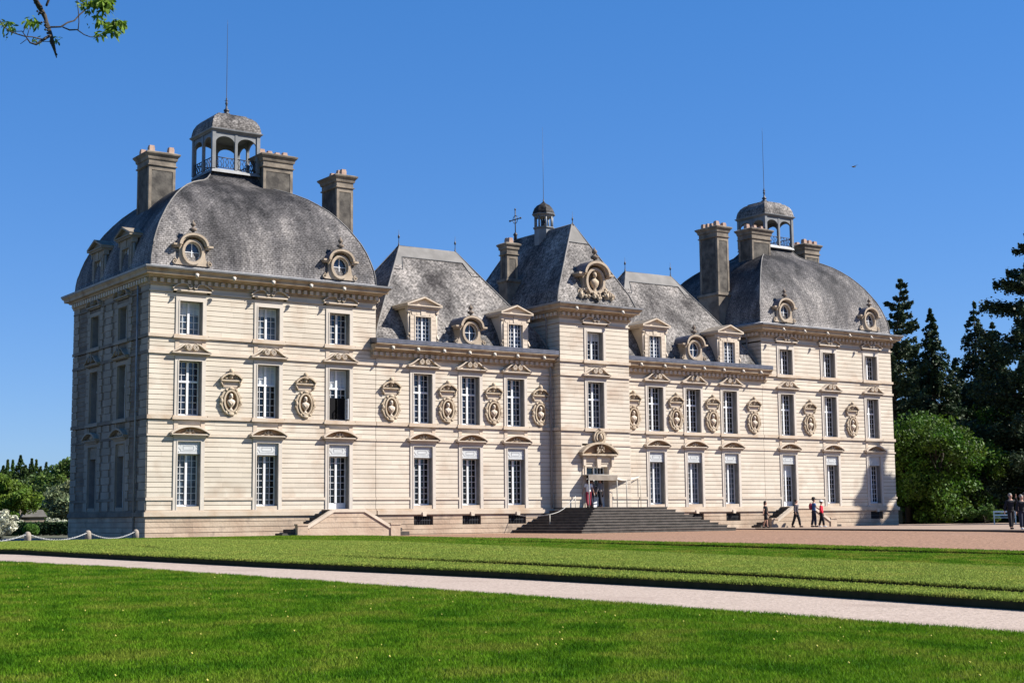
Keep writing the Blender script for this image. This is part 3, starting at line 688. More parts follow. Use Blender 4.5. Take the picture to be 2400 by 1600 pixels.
p.tube([(.1, -.28, 5.28), (.1, -.32, 5.5), (.1, -.28, 5.7)], [.10, .14, .08], 7); p.ball((.1, -.2, 5.98), .12, .1, .07)
p.build('cartouche', 'carved_stone', dr)
# one leaf open, the other glazed
f = MB(); y0 = .36
f.box(-.82, -.77, y0, .42, 1.4, 3.78); f.box(.77, .82, y0, .42, 1.4, 3.78); f.box(-.77, .77, y0, .42, 3.72, 3.78); f.box(.0, .09, y0, .42, 1.4, 3.72); f.box(-.77, .77, y0, .42, 3.03, 3.09)
for k in range(1, 3): f.box(.09+.227*k-.012, .09+.227*k+.012, y0+.01, .41, 2.0, 3.72)
for z in (2.3, 2.65, 3.35): f.box(.09, .77, y0+.01, .41, z-.012, z+.012)
f.box(.09, .77, y0+.005, .415, 1.4, 2.0); f.build('casement', 'white_paint', dr)
p = MB(); p.box(-.82, .82, .44, .447, 1.4, 3.78); p.build('pane', 'dark_glass', dr)

# ---- downpipes
for i, (x, y, z1) in enumerate(((-XT-.25, -.12, 10.2), (-XT-.09, .45, 12.7), (XJ-.09, 1.2, 12.7), (-XP-.12, 1.35, 12.7))):
    p = MB(); z0 = 1.38 if y == -.12 else (11.0 if x > -10 else 0)
    if i == 0: p.tube([(x, y, z0), (x, y, z1-.4), (x, -.2, z1-.2)], .05, 8)
    elif i == 3: p.tube([(x, y, 0), (x, y, z1)], .05, 8)
    else: p.tube([(x, y, 10.6), (x, y, z1-.2), (x-.2, y, z1+.1)], .045, 8)
    p.build('downpipe', 'lead', CH)

# ================================================================== ROOFS
DP = [(-.04, 13.38), (0, 13.5), (.004, 13.9), (.014, 14.3), (.034, 14.75), (.060, 15.25), (.098, 15.8), (.14, 16.25), (.19, 16.75), (.245, 17.2), (.31, 17.66), (.38, 18.05), (.45, 18.38), (.53, 18.66), (.61, 18.88), (.68, 19.05), (.73, 19.25), (.765, 19.5), (.785, 19.75), (.795, 19.9)]
def dome(cx):
    hx, hy = (XP-XJ)/2, YB/2
    m_ = MB(); m_.rings(cx-hx, cx+hx, 0, YB, [(-t*hx, -t*hy, z) for t, z in DP], True, True, True)
    o = m_.build('dome_roof', 'dome_slate', CH)
    hp = MB()
    for sx in (-1, 1):
        for sy in (-1, 1):
            pts = [(cx+sx*hx*(1-t), hy+sy*hy*(1-t), z+.01) for t, z in DP[1:]]
            hp.tube(pts, .04, 5)
    hp.build('hip_flashing', 'ridge_cover', o)
    ap = MB(); ap.rings(cx-hx, cx+hx, 0, YB, [(.36, 13.405), (.30, 13.43), (.05, 13.50), (.01, 13.53)]); ap.build('eaves_apron', 'bright_lead', o)
    # lead skirt under the lantern
    return o
def lantern(cx, cy=5.6):
    e = empty('lantern', (cx, cy, 0), 0, CH); h = 1.32; z0 = 19.85
    b_ = MB(); b_.rings(-h, h, -h, h, [(.12, z0-.12), (.09, z0), (.05, z0+.08), (-.12, z0+.1)], cap=True)
    for (x, y) in [(sx*h, sy*h) for sx in (-1, 1) for sy in (-1, 1)]: b_.box(x-.10, x+.10, y-.10, y+.10, z0+.08, 22.0)
    for (x, y) in ((0, -h), (0, h), (-h, 0), (h, 0)): b_.box(x-.075, x+.075, y-.075, y+.075, z0+.08, 22.0)
    # arch spandrels
    def spandrel(a, b2, horiz, c):
        w_ = (b2-a)/2; n = 14; zc = 21.35; ar = [(a+w_-w_*math.cos(PI*i/n), zc+.42*math.sin(PI*i/n)) for i in range(n+1)]
        for i in range(n):
            poly = [ar[i], ar[i+1], (ar[i+1][0], 22.0), (ar[i][0], 22.0)]
            b_.prism(poly, c-.05, c+.05, 'y' if horiz else 'x')
    for (a, b2) in ((-h+.1, -.075), (.075, h-.1)):
        for c in (-h, h): spandrel(a, b2, True, c); spandrel(a, b2, False, c)
    b_.rings(-h, h, -h, h, [(.1, 21.98), (.12, 22.02), (.21, 22.1), (.22, 22.16), (.1, 22.2)]); b_.add([(-h, -h, 21.99), (h, -h, 21.99), (h, h, 21.99), (-h, h, 21.99)], [(0, 1, 2, 3)])
    b_.build('lantern_frame', 'lantern_lead', e)
    r_ = MB(); pr = [(.14, 22.17), (.12, 22.35), (.06, 22.62), (-.08, 22.88), (-.27, 23.06), (-.45, 23.14), (-.47, 23.2), (-.52, 23.22), (-.9, 23.30), (-1.25, 23.4)]
    r_.rings(-h, h, -h, h, pr, True, False, True); r_.build('lantern_roof', 'slate', e)
    ra = MB(); zt = z0+.72
    for horiz in (0, 1):
        for c in (-h, h):
            for (a, b2) in ((-h+.1, -.075), (.075, h-.1)):
                P = (lambda u, z: (u, c, z)) if horiz else (lambda u, z: (c, u, z))
                ra.tube([P(a, zt), P(b2, zt)], .028, 5); ra.tube([P(a, z0+.16), P(b2, z0+.16)], .022, 5)
                n = 4; st = (b2-a)/n
                for i in range(n):
                    u = a+st*(i+.5)
                    ra.tube([P(u-st*.3, z0+.16), P(u-.03, z0+.35), P(u-st*.35, z0+.5), P(u, zt)], .02, 4); ra.tube([P(u+st*.3, z0+.16), P(u+.03, z0+.35), P(u+st*.35, z0+.5), P(u, zt)], .02, 4)
    ra.build('railing', 'iron', e)
    f = MB(); f.lathe([(.20, 23.38), (.22, 23.46), (.10, 23.52), (.16, 23.6), (.17, 23.66), (.07, 23.74), (.05, 23.95), (.09, 24.05), (.04, 24.15), (.05, 24.3), (.02, 24.4), (.018, 25.5), (.010, 28.6), (.004, 28.9)], seg=8)
    for t in (0, PI/2): f.tube([(-.12*math.cos(t), -.12*math.sin(t), 24.2), (.12*math.cos(t), .12*math.sin(t), 24.2)], .015, 4)
    f.build('finial', 'iron', e)
    return e
for s_ in (-1, 1): dome(s_*21.015)
ln = lantern(-21.015); copy_tree(ln, CH, (21.015, 5.6, 0))

def chimney(x0, x1, y0, y1, zb, zt, pots, panels=True, corbel=None, capw=.32, caph=.62):
    """body from zb to zt, flared cap above; pots = (nx, ny)"""
    e = empty('chimney', ((x0+x1)/2, (y0+y1)/2, 0), 0, CH); hx, hy = (x1-x0)/2, (y1-y0)/2
    b_ = MB(); b_.box(-hx+.03, hx-.03, -hy+.03, hy-.03, zb, zt)
    t = .16
    for sy in (-1, 1):                                            # raised edges leaving a sunk panel on each face
        for (a, c) in ((-hx, -hx+t), (hx-t, hx)): b_.box(a, c, sy*hy-(.03 if sy > 0 else 0), sy*hy+(.03 if sy < 0 else 0), zb, zt)
        b_.box(-hx+t, hx-t, sy*hy-(.03 if sy > 0 else 0), sy*hy+(.03 if sy < 0 else 0), zt-.22, zt)
    for sx in (-1, 1):
        for (a, c) in ((-hy+.031, -hy+t+.03), (hy-t-.03, hy-.031)): b_.box(sx*hx-(.03 if sx > 0 else 0), sx*hx+(.03 if sx < 0 else 0), a, c, zb, zt)
    b_.rings(-hx, hx, -hy, hy, [(0, zt-.01), (.07, zt+.03), (.07, zt+.08), (.01, zt+.10), (.01, zt+.34), (.06, zt+.36), (.08, zt+.42), (.5*capw, zt+.52), (capw, zt+caph+.02), (capw+.02, zt+caph+.08), (capw+.02, zt+caph+.11), (.05, zt+caph+.18)], cap=True)
    if corbel:
        z0, z1 = corbel; b_.rings(-hx, hx, -hy, hy, [(.02, zb-.02+.2), (.16, zb+.14), (.18, zb-.02), (.10, zb-.10), (.08, zb-.3), (.04, z0)])
        b_.box(-hx-.03, hx+.03, -hy-.03, hy+.03, z0, zb-.05)
    b_.build('stack', 'chimney_stone', e)
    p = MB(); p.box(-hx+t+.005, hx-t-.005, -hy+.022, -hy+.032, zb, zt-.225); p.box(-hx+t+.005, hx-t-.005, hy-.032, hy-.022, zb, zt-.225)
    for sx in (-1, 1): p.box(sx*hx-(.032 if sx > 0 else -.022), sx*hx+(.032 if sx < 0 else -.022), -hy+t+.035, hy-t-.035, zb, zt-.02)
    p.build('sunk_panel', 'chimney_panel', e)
    nx, ny = pots; pz = zt+caph+.16
    p0 = MB(); p0.box(-.15, .15, -.15, .15, 0, .27); p0.box(-.13, .13, -.13, .13, .27, .36); pot = None
    for i in range(nx):
        for j in range(ny):
            l = (-hx+.2+(2*hx-.4)*(i/(nx-1) if nx > 1 else .5), -hy+.25+(2*hy-.5)*(j/(ny-1) if ny > 1 else .5), pz)
            if pot is None: pot = p0.build('chimney_pot', 'chimney_pot', e, l)
            else:
                c = pot.copy(); COL.objects.link(c); c.parent = e; c.location = l; c.scale = (random.uniform(.8, 1.05), random.uniform(.8, 1.05), random.uniform(.7, 1.15))
    return e
chimney(-25.75, -24.25, 4.85, 6.55, 15.5, 19.75, (2, 2), capw=.19)
chimney(-19.6, -17.8, 3.74, 5.1, 17.5, 20.25, (4, 1), capw=.20)
chimney(-15.2, -14.15, 3.4, 5.2, 13.0, 19.55, (1, 4), corbel=(12.0, 0), capw=.20)
chimney(24.25, 25.75, 4.85, 6.55, 15.5, 19.75, (3, 2), capw=.19)
chimney(17.8, 19.6, 3.74, 5.1, 17.5, 20.05, (3, 1), capw=.19)
chimney(14.15, 15.2, 3.4, 5.2, 15.75, 19.75, (2, 4), corbel=(12.0, 0), capw=.20)
chimney(-3.0, -2.2, 4.0, 4.75, 15.3, 16.95, (1, 2), corbel=(12.4, 0), capw=.16, caph=.6)

def hip_roof(name, base, top, prof=None):
    """base (x0,x1,y0,y1,z), top ridge rect; flared foot"""
    bx0, bx1, by0, by1, bz = base; tx0, tx1, ty0, ty1, tz = top
    m_ = MB(); lv = [(0, 0), (.04, .065), (.10, .15), (1, 1)] if prof is None else prof
    rows = []
    for a, z in lv: rows.append((bx0+(tx0-bx0)*a, bx1+(tx1-bx1)*a, by0+(ty0-by0)*a, by1+(ty1-by1)*a, bz+(tz-bz)*z))
    for k in range(4):
        vs = []; ul = []; vv = 0
        for i, (x0, x1, y0, y1, z) in enumerate(rows):
            c = [(x0, y0), (x1, y0), (x1, y1), (x0, y1)]; p, q_ = c[k], c[(k+1) % 4]
            if i:
                r0 = rows[i-1]; mo = [abs(y0-r0[2]), abs(x1-r0[1]), abs(y1-r0[3]), abs(x0-r0[0])][k]; vv += math.hypot(mo, z-r0[4])
            vs += [(p[0], p[1], z), (q_[0], q_[1], z)]; ax = 0 if k in (0, 2) else 1; ul += [(p[ax], vv), (q_[ax], vv)]
        fs = [(2*i, 2*i+1, 2*i+3, 2*i+2) for i in range(len(rows)-1)]
        m_.add(vs, fs, [[ul[j] for j in f] for f in fs])
    o = m_.build(name, 'slate', CH)
    # lead ridge apron: slightly proud strip over the top of each slope, and hips
    l = MB(); f0, f1 = .86, .86
    def at(a): return (bx0+(tx0-bx0)*a, bx1+(tx1-bx1)*a, by0+(ty0-by0)*a, by1+(ty1-by1)*a, bz+(tz-bz)*a)
    for k in range(4):
        def pt(a, u):
            x0, x1, y0, y1, z = at(a); c = [(x0, y0), (x1, y0), (x1, y1), (x0, y1)]; p, q_ = c[k], c[(k+1) % 4]
            nrm = [(0, -1), (1, 0), (0, 1), (-1, 0)][k]; e = .035
            return (p[0]+(q_[0]-p[0])*u+nrm[0]*e, p[1]+(q_[1]-p[1])*u+nrm[1]*e, z+.02)
        if k in (0, 2) and (tx1-tx0) > 1:
            A = [pt(1, 0), pt(1, 1), pt(.88, .93), pt(.88, .07)]; l.add(A, [(0, 1, 2, 3)])
            for (u0, u1, v0, v1) in ((0, 0, .07, .10), (1, 1, .93, .90)):
                l.add([pt(.88, u0), pt(.88, v0), pt(.74, v1), pt(.74, u1)], [(0, 1, 2, 3)]); l.add([pt(1, u0), pt(.88, v0), pt(.88, u0)], [(0, 1, 2)])
        elif k == 0: l.add([pt(1, 0), pt(1, 1), pt(.76, 1), pt(.76, 0)], [(0, 1, 2, 3)])
    x0, x1, y0, y1, z = at(1)
    l.tube([(x0, (y0+y1)/2, z), (x1, (y0+y1)/2, z)] if x1-x0 > 1 else [((x0+x1)/2, y0, z), ((x0+x1)/2, y1, z)], .07, 6)
    for k in range(4):
        c0 = [(rows[0][0], rows[0][2]), (rows[0][1], rows[0][2]), (rows[0][1], rows[0][3]), (rows[0][0], rows[0][3])]
        pts = []
        for rr_ in rows:
            c = [(rr_[0], rr_[2]), (rr_[1], rr_[2]), (rr_[1], rr_[3]), (rr_[0], rr_[3])][k]; pts.append((c[0], c[1], rr_[4]+.01))
        l.tube(pts, .05, 5)
    l.build('ridge_lead', 'ridge_cover', o)
    ed = MB()
    for k in (0, 2):
        P_ = lambda a, u: (bx0+(tx0-bx0)*a+((bx1-bx0)+(tx1-tx0-bx1+bx0)*a)*(u if k == 0 else 1-u), (by0+(ty0-by0)*a-.05) if k == 0 else (by1+(ty1-by1)*a+.05), bz+(tz-bz)*a+.02)
        if tx1-tx0 > 1: ed.tube([P_(.74, 0), P_(.74, .10), P_(.88, .07), P_(.88, .93), P_(.74, .90), P_(.74, 1)], .028, 4)
        else: ed.tube([P_(.76, 0), P_(.76, 1)], .028, 4)
    ed.build('apron_edge', 'iron', o)
    return o
for s_ in (-1, 1):
    xa, xb = sorted((s_*14.5, s_*2.7)); ra, rb = sorted((s_*10.6, s_*6.65))
    hip_roof('wing_roof', (xa, xb, .22, 8.6, 10.60), (ra, rb, 4.2, 4.34, 16.75))
    for x in (ra, rb):
        f = MB(); f.lathe([(.10, 16.7), (.05, 16.85), (.025, 17.0), (.02, 17.2), (.07, 17.3), (.06, 17.38), (.015, 17.46), (.006, 17.75)], (x, 4.27, 0), 6); f.build('finial', 'iron', CH)
hip_roof('tower_roof', (-3.0, 3.0, -1.05, 9.1, 13.39), (-.05, .05, 1.24, 7.3, 18.68))
f = MB(); f.lathe([(.10, 18.6), (.05, 18.75), (.02, 18.9), (.06, 19.0), (.05, 19.07), (.012, 19.15), (.006, 19.5)], (0, 1.24, 0), 6); f.build('finial', 'iron', CH)
# cross at the rear end of the ridge
c = MB(); c.tube([(0, 7.3, 18.6), (0, 7.3, 20.75)], .035, 6); c.tube([(0, 6.72, 20.05), (0, 7.88, 20.05)], .035, 6)
c.tube([(0, 7.3+.26*math.cos(t), 20.05+.26*math.sin(t)) for t in np.linspace(0, 2*PI, 17)], .022, 5)
for (y, z) in ((6.7, 20.05), (7.9, 20.05), (7.3, 20.72)): c.ball((0, y, z), .07, .07, .07, 6, 4)
c.lathe([(.12, 18.6), (.10, 18.95), (.16, 19.05), (.05, 19.2)], (0, 7.3, 0), 8); c.build('roof_cross', 'iron', CH)
# bell turret
bt = empty('bell_turret', (0, 4.2, 0), 0, CH)
b_ = MB(); b_.lathe([(.62, 17.4), (.62, 18.85), (.70, 18.9), (.70, 18.97), (.5, 18.99)], seg=8, rot=PI/8, smooth=False)
for k in range(8):
    t = 2*PI*k/8+PI/8; b_.tube([(.56*math.cos(t), .56*math.sin(t), 18.95), (.56*math.cos(t), .56*math.sin(t), 19.72)], .06, 6)
b_.lathe([(.50, 19.62), (.60, 19.62), (.62, 19.70), (.76, 19.78), (.76, 19.82), (.5, 19.84)], seg=8, rot=PI/8, smooth=False); b_.build('turret_frame', 'lantern_lead', bt)
b_ = MB(); b_.lathe([(.74, 19.80), (.70, 19.98), (.60, 20.20), (.44, 20.38), (.22, 20.50), (.10, 20.60)], seg=8, rot=PI/8, smooth=False); b_.build('turret_dome', 'slate', bt)
b_ = MB(); b_.lathe([(.20, 19.12), (.16, 19.2), (.12, 19.42), (.05, 19.5), (.02, 19.62)], seg=10); b_.build('bell', 'iron', bt)
b_ = MB(); b_.lathe([(.10, 20.56), (.05, 20.7), (.02, 20.85), (.015, 22), (.005, 25.5)], seg=6); b_.build('lightning_rod', 'iron', bt)

# ---- dormers on the wings (front at y=0) and on the side of the left pavilion
def dormer(zb, depth, stone, name='dormer'):
    e = empty(name, (0, 0, 0), 0, CH); zt = 1.45; w_ = .5; o = .84
    s_ = MB(); n = 6; top = 1.86; s_.box(-o+.01, -w_-.001, .03, depth, 0, top); s_.box(w_+.001, o-.01, .03, depth, 0, top); s_.box(-w_-.001, w_+.001, .03, depth, zt+.0, top)
    for k in range(n):
        z0, z1 = k*zt/n+.01, (k+1)*zt/n-.01
        for sx in (-1, 1):
            a, c = sorted((sx*(w_+.07), sx*(o-.0))); s_.box(a, c, 0, .0299, z0, z1)
    for sx in (-1, 1):
        a, c = sorted((sx*w_, sx*(w_+.07))); s_.box(a, c, -.02, .2, 0, zt)
    s_.box(-w_, w_, -.02, .2, zt-.06, zt)
    for i in range(5):                                           # voussoirs
        x0, x1 = -.86+i*.344, -.86+(i+1)*.344; sk = .05*(i-2)
        s_.prism([(x0*.94+.01-sk, zt+.01), (x1*.94-.01-sk, zt+.01), (x1+0-.01, top-.01), (x0+.01, top-.01)], -.035 if i == 2 else 0, .0298)
    for sx in (-1, 1):                                           # fluted consoles at the sides
        s_.tube([(sx*(o+.07), .12, 0), (sx*(o+.07), .12, top-.25)], .07, 7); s_.box(min(sx*o, sx*(o+.17)), max(sx*o, sx*(o+.17)), -.02, .26, top-.25, top)
        s_.tube([(sx*(o+.10), .05, .06), (sx*(o+.14), .02, .2), (sx*(o+.05), .05, .42)], .06, 6)
    s_.box(-1.04, 1.04, -.14, depth+.1, top, top+.09); s_.box(-1.14, 1.14, -.22, depth+.15, top+.09, top+.15)
    s_.prism([(-1.12, top+.15), (1.12, top+.15), (0, top+.58)], .0, depth, 'y')
    for sx in (-1, 1): s_.ribbon([(sx*1.14, top+.18), (0, top+.61)], .08, -.22, depth)
    s_.build('dormer_front', stone, e)
    r_ = MB(); rz_ = .06
    for sx in (-1, 1): r_.add([(sx*1.17, -.23, top+.22), (0, -.23, top+.665), (0, depth+1.6, top+.665), (sx*1.17, depth+1.0, top+.22)], [(0, 1, 2, 3)])
    r_.build('dormer_roof', 'slate' if False else 'chimney_stone', e)
    cs = MB(); h = zt-.06; w2 = w_-.001; y0 = .16
    cs.box(-w2, -w2+.05, y0, y0+.05, 0, h); cs.box(w2-.05, w2, y0, y0+.05, 0, h); cs.box(-.04, .04, y0-.02, y0+.05, 0, h); cs.box(-w2+.05, w2-.05, y0, y0+.05, 0, .08)
    for k in range(1, 6): cs.box(-w2+.05, w2-.05, y0+.01, y0+.04, h*k/6-.011, h*k/6+.011)
    for sx in (-1, 1): cs.box(sx*.245-.011, sx*.245+.011, y0+.01, y0+.04, .08, h)
    cs.build('casement', 'white_paint', e)
    pn = MB(); pn.box(-w2, w2, y0+.055, y0+.065, 0, h); pn.build('pane', 'window_glass', e)
    e.location.z = zb; return e
gl = MB()
for (a, c) in ((-14.5, -2.7), (2.7, 14.5)): MB().box(a, c, .04, .4, 10.30, 10.599).build('gutter_floor', 'dark_lead', CH)
d0 = dormer(10.58, 2.2, 'trim_stone'); d0.location.x = -11.63; d0.location.y = -.10
for x in (-5.33, 5.33, 11.63): copy_tree(d0, CH, (x, -.10, 10.58))
d1 = dormer(13.52, 2.4, 'side_quoin'); d1.location = (-XP+.02, SIDEC[0], 13.45); d1.rotation_euler.z = RZL
copy_tree(d1, CH, (-XP+.02, SIDEC[1], 13.45), RZL)

# ---- round dormers (oculi)
def oculus(scale=1.0, depth=1.6):
    """local: centre of the opening at origin"""
    e = empty('round_dormer', (0, 0, 0), 0, CH)
    def el(rx, rz, n=28, cz=0): return [(rx*math.cos(2*PI*i/n), cz+rz*math.sin(2*PI*i/n)) for i in range(n)]
    b_ = MB(); b_.ribbon(el(.56, .63), .13, -.14, .30, True); b_.ribbon(el(.49, .555), .05, -.10, .34, True)
    # body around the ring: pieces left/right/below with concave flanks
    n = 14
    for sx in (-1, 1):
        for i in range(n):
            z0, z1 = -.72+1.05*i/n, -.72+1.05*(i+1)/n
            def ed(z): return .74+.30*max(0, (-.15-z)/.57)**1.8
            def inn(z): return .55*math.sqrt(max(0, 1-(z/.62)**2)) if abs(z) < .62 else 0
            b_.prism([(sx*inn(z0), z0), (sx*ed(z0), z0), (sx*ed(z1), z1), (sx*inn(z1), z1)], .0, depth*.6, 'y')
        b_.ribbon(spiral(sx*1.02, -.56, .15, 1.3, PI/2, sx, 14), .045, -.06, .20)
        b_.box(min(sx*.70, sx*1.14), max(sx*.70, sx*1.14), -.22, .4, .30, .40); b_.box(min(sx*.72, sx*1.05), max(sx*.72, sx*1.05), -.14, .4, .22, .30)
    hood = [(.78*math.cos(t), .36+.60*math.sin(t)) for t in np.linspace(0, PI, 21)]
    b_.ribbon(hood, .12, -.34, .5); b_.ribbon([(x*.87, .36+(z-.36)*.87) for x, z in hood], .10, -.22, .4)
    b_.prism([(x*.9, .34+(z-.36)*.92) for x, z in hood], .30, .5, 'y')
    b_.build('stone_frame', 'oculus_stone', e)
    r_ = MB(); pts = [(.86*math.cos(t), .36+.68*math.sin(t)) for t in np.linspace(0, PI, 17)]
    vs = [(x, -.30, z) for x, z in pts]+[(x, depth+.9*max(0, z)/1.0, z) for x, z in pts]; k = len(pts)
    r_.add(vs, [(i, i+1, i+1+k, i+k) for i in range(k-1)], smooth=True); r_.build('hood_roof', 'dark_lead', e)
    c = MB(); c.box(-.022, .022, .12, .16, -.53, .53); c.box(-.46, .46, .125, .155, -.018, .018); c.ribbon(el(.455, .52), .05, .11, .17, True); c.build('casement', 'white_paint', e)
    p = MB(); p.prism(el(.47, .535), .175, .185, 'y'); p.build('pane', 'window_glass', e)
    u = MB(); u.lathe([(.10, 1.0), (.05, 1.08), (.08, 1.12), (.22, 1.2), (.21, 1.29), (.07, 1.36), (.05, 1.41), (.14, 1.47), (.15, 1.56), (.05, 1.66), (.01, 1.78)], (0, -.05, 0), 9); u.build('urn', 'urn_stone', e)
    return e
o0 = oculus(); o0.location = (-P1, -.05, 14.3); o0.scale = (.93, .8, .93)
for (x, z) in ((-P3, 14.3), (P3, 14.3), (P1, 14.3), (-W2+-.06, 11.28), (W2+.06, 11.28)): copy_tree(o0, CH, (x, -.05 if z > 12 else -.14, z))
oc = MB(); oc.box(-1.05, 1.05, -.12, .35, -.78, -.70)
# tower oculus, larger, with a carved bust and trophies
t0 = oculus(); t0.location = (0, TD-.05, 14.85); t0.scale = (1.16, 1.2, 1.18)
for ch in list(t0.children):
    if ch.name.startswith(('casement', 'pane')): bpy.data.objects.remove(ch)
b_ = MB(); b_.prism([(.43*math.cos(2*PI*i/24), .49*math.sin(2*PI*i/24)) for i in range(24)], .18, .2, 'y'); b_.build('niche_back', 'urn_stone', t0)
b_ = MB(); b_.lathe([(.06, -.62), (.16, -.60), (.10, -.48), (.08, -.36), (.18, -.28), (.26, -.10), (.25, .02), (.12, .12), (.07, .15), (.07, .2)], (0, -.02, 0), 12, 0, 1, .6); b_.ball((0, -.05, .32), .11, .11, .14); b_.ball((0, -.02, .42), .13, .1, .09); b_.build('bust', 'carved_stone', t0)
b_ = MB(); rr = random.Random(5)
for i in range(60):
    sx = rr.choice((-1, 1)); x = sx*rr.uniform(.45, 1.15); z = -.85+rr.random()**1.8*.7*(1.3-abs(x)); b_.ball((x, -.05-.2*rr.random(), z), rr.uniform(.04, .11), .08, rr.uniform(.04, .12), 7, 5)
for i in range(10): b_.ball((rr.uniform(-.3, .3), -.25, -.75+rr.uniform(-.15, .2)), .09, .08, .09, 7, 5)
b_.build('carved_trophies', 'carved_stone', t0)

# ================================================================== STEPS
MT['iron_dark'] = MT['iron']
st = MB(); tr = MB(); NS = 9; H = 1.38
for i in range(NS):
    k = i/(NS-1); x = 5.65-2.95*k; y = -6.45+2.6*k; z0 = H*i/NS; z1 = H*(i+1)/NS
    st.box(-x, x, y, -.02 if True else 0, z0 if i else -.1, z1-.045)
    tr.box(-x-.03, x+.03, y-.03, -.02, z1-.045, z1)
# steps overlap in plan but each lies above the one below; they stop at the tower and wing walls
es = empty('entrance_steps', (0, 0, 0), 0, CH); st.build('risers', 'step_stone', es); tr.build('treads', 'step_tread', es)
def side_stair(cx):
    e = empty('side_stair', (cx, 0, 0), 0, CH)
    w_ = MB(); poly = [(-2.45, -.2), (-2.45, .44), (-.95, 1.26), (.88, 1.26), (2.45, .42), (2.45, -.2)]
    a_, b2 = MB(), MB()
    for k, (z0, z1) in enumerate(((-.2, .42), (.44, .68), (.70, .95), (.97, 1.25))):
        def xl(z): return -2.45 if z < .44 else -2.45+(z-.44)/.82*1.5
        def xr(z): return 2.45 if z < .42 else 2.45-(z-.42)/.84*1.57
        a_.prism([(xl(z0), z0), (xr(z0), z0), (xr(z1), z1), (xl(z1), z1)], -1.2, -1.0)
    w_.prism(poly, -1.17, -1.01); a_.build('parapet_wall', 'plinth_stone', e); w_.build('wall_core', 'joint_stone', e)
    c = MB(); c.ribbon([(-2.45, .46), (-.95, 1.30), (.88, 1.30), (2.45, .44)], .16, -1.26, -.96); c.build('coping', 'trim_stone', e)
    for sx in (-1, 1): p = MB(); p.box(min(sx*2.45, sx*3.03), max(sx*2.45, sx*3.03), -1.27, -.95, -.2, .54); p.box(min(sx*2.43, sx*3.06), max(sx*2.43, sx*3.06), -1.30, -.92, .54, .64); p.build('pier', 'plinth_stone', e)
    s_ = MB(); n = 7
    for i in range(n):
        x = (3.75, 3.3, 2.5, 2.15, 1.8, 1.45, 1.1)[i]; s_.box(-x, x, -1.0, -.16, 1.38*i/n-(.1 if i == 0 else 0), 1.38*(i+1)/n-.02)
    s_.build('flight', 'step_stone', e)
    return e
ss = side_stair(-16.85); copy_tree(ss, CH, (16.85, 0, 0))

# ================================================================== small things by the steps
def shade_awning():
    e = empty('awning', (0, -1.4, 1.38)); tag(e, 'low beige shade awning on thin posts stretched in front of the entrance door', 'awning')
    f = MB()
    for x, y, h in ((-1.13, 0, 1.9), (.98, 0, 1.9), (1.80, 0.1, 1.62)): f.tube([(x, y, 0), (x, y, h)], .03, 7)
    f.tube([(-1.13, 0, 1.9), (.98, 0, 1.9)], .025, 6); f.tube([(-1.13, 0, 1.9), (-1.13, .78, 1.9)], .025, 6); f.tube([(.98, 0, 1.9), (.98, .78, 1.9)], .025, 6)
    f.tube([(3.9, 1.3, 0), (3.9, 1.3, 1.86)], .02, 6); f.tube([(.98, 0, 1.62), (1.8, .1, 1.62)], .02, 6); f.build('post_frame', 'tube_metal', e)
    v = MB(); v.box(-1.15, 1.0, -.035, -.027, 1.58, 1.90); v.build('valance', 'valance_shaded', e)
    s_ = MB(); n = 12; vs = []; fs = []
    for i in range(n+1):
        u = i/n; sag = .13*math.sin(PI*u)
        for j in range(4):
            t = j/3; vs.append((.98+2.92*u, .02+1.28*u+.55*t*(1-u), 1.89-sag-.27*(1-t)*(1-u)**.8-.03*math.sin(PI*t)))
    for i in range(n):
        for j in range(3): a = i*4+j; fs.append((a, a+1, a+5, a+4))
    s_.add(vs, fs, smooth=True); o = s_.build('shade_sail', 'canvas', e)
    t_ = MB(); t_.add([(-1.13, .02, 1.91), (.98, .02, 1.91), (.98, .78, 1.91), (-1.13, .78, 1.91)], [(0, 1, 2, 3)]); t_.build('canopy_cloth', 'canvas', e)
shade_awning()
rb = empty('rope_barrier', (-4.6, -2.2, .3)); tag(rb, 'pale rope barrier on thin posts closing the shaded left flank of the entrance steps', 'barrier')
b_ = MB(); b_.tube([(0, 0, -.25), (0, 0, .72)], .022, 6); b_.tube([(2.3, .6, .7), (2.3, .6, 1.75)], .022, 6); b_.build('post', 'tube_metal', rb)
b_ = MB(); b_.tube([(2.3*t, .6*t, .70+1.0*t-.22*math.sin(PI*t)) for t in np.linspace(0, 1, 12)], .02, 6); b_.tube([(-1.0*t, 1.9*t, .70-.10*math.sin(PI*t)) for t in np.linspace(0, 1, 8)], .02, 6); b_.build('rope', 'rope', rb)

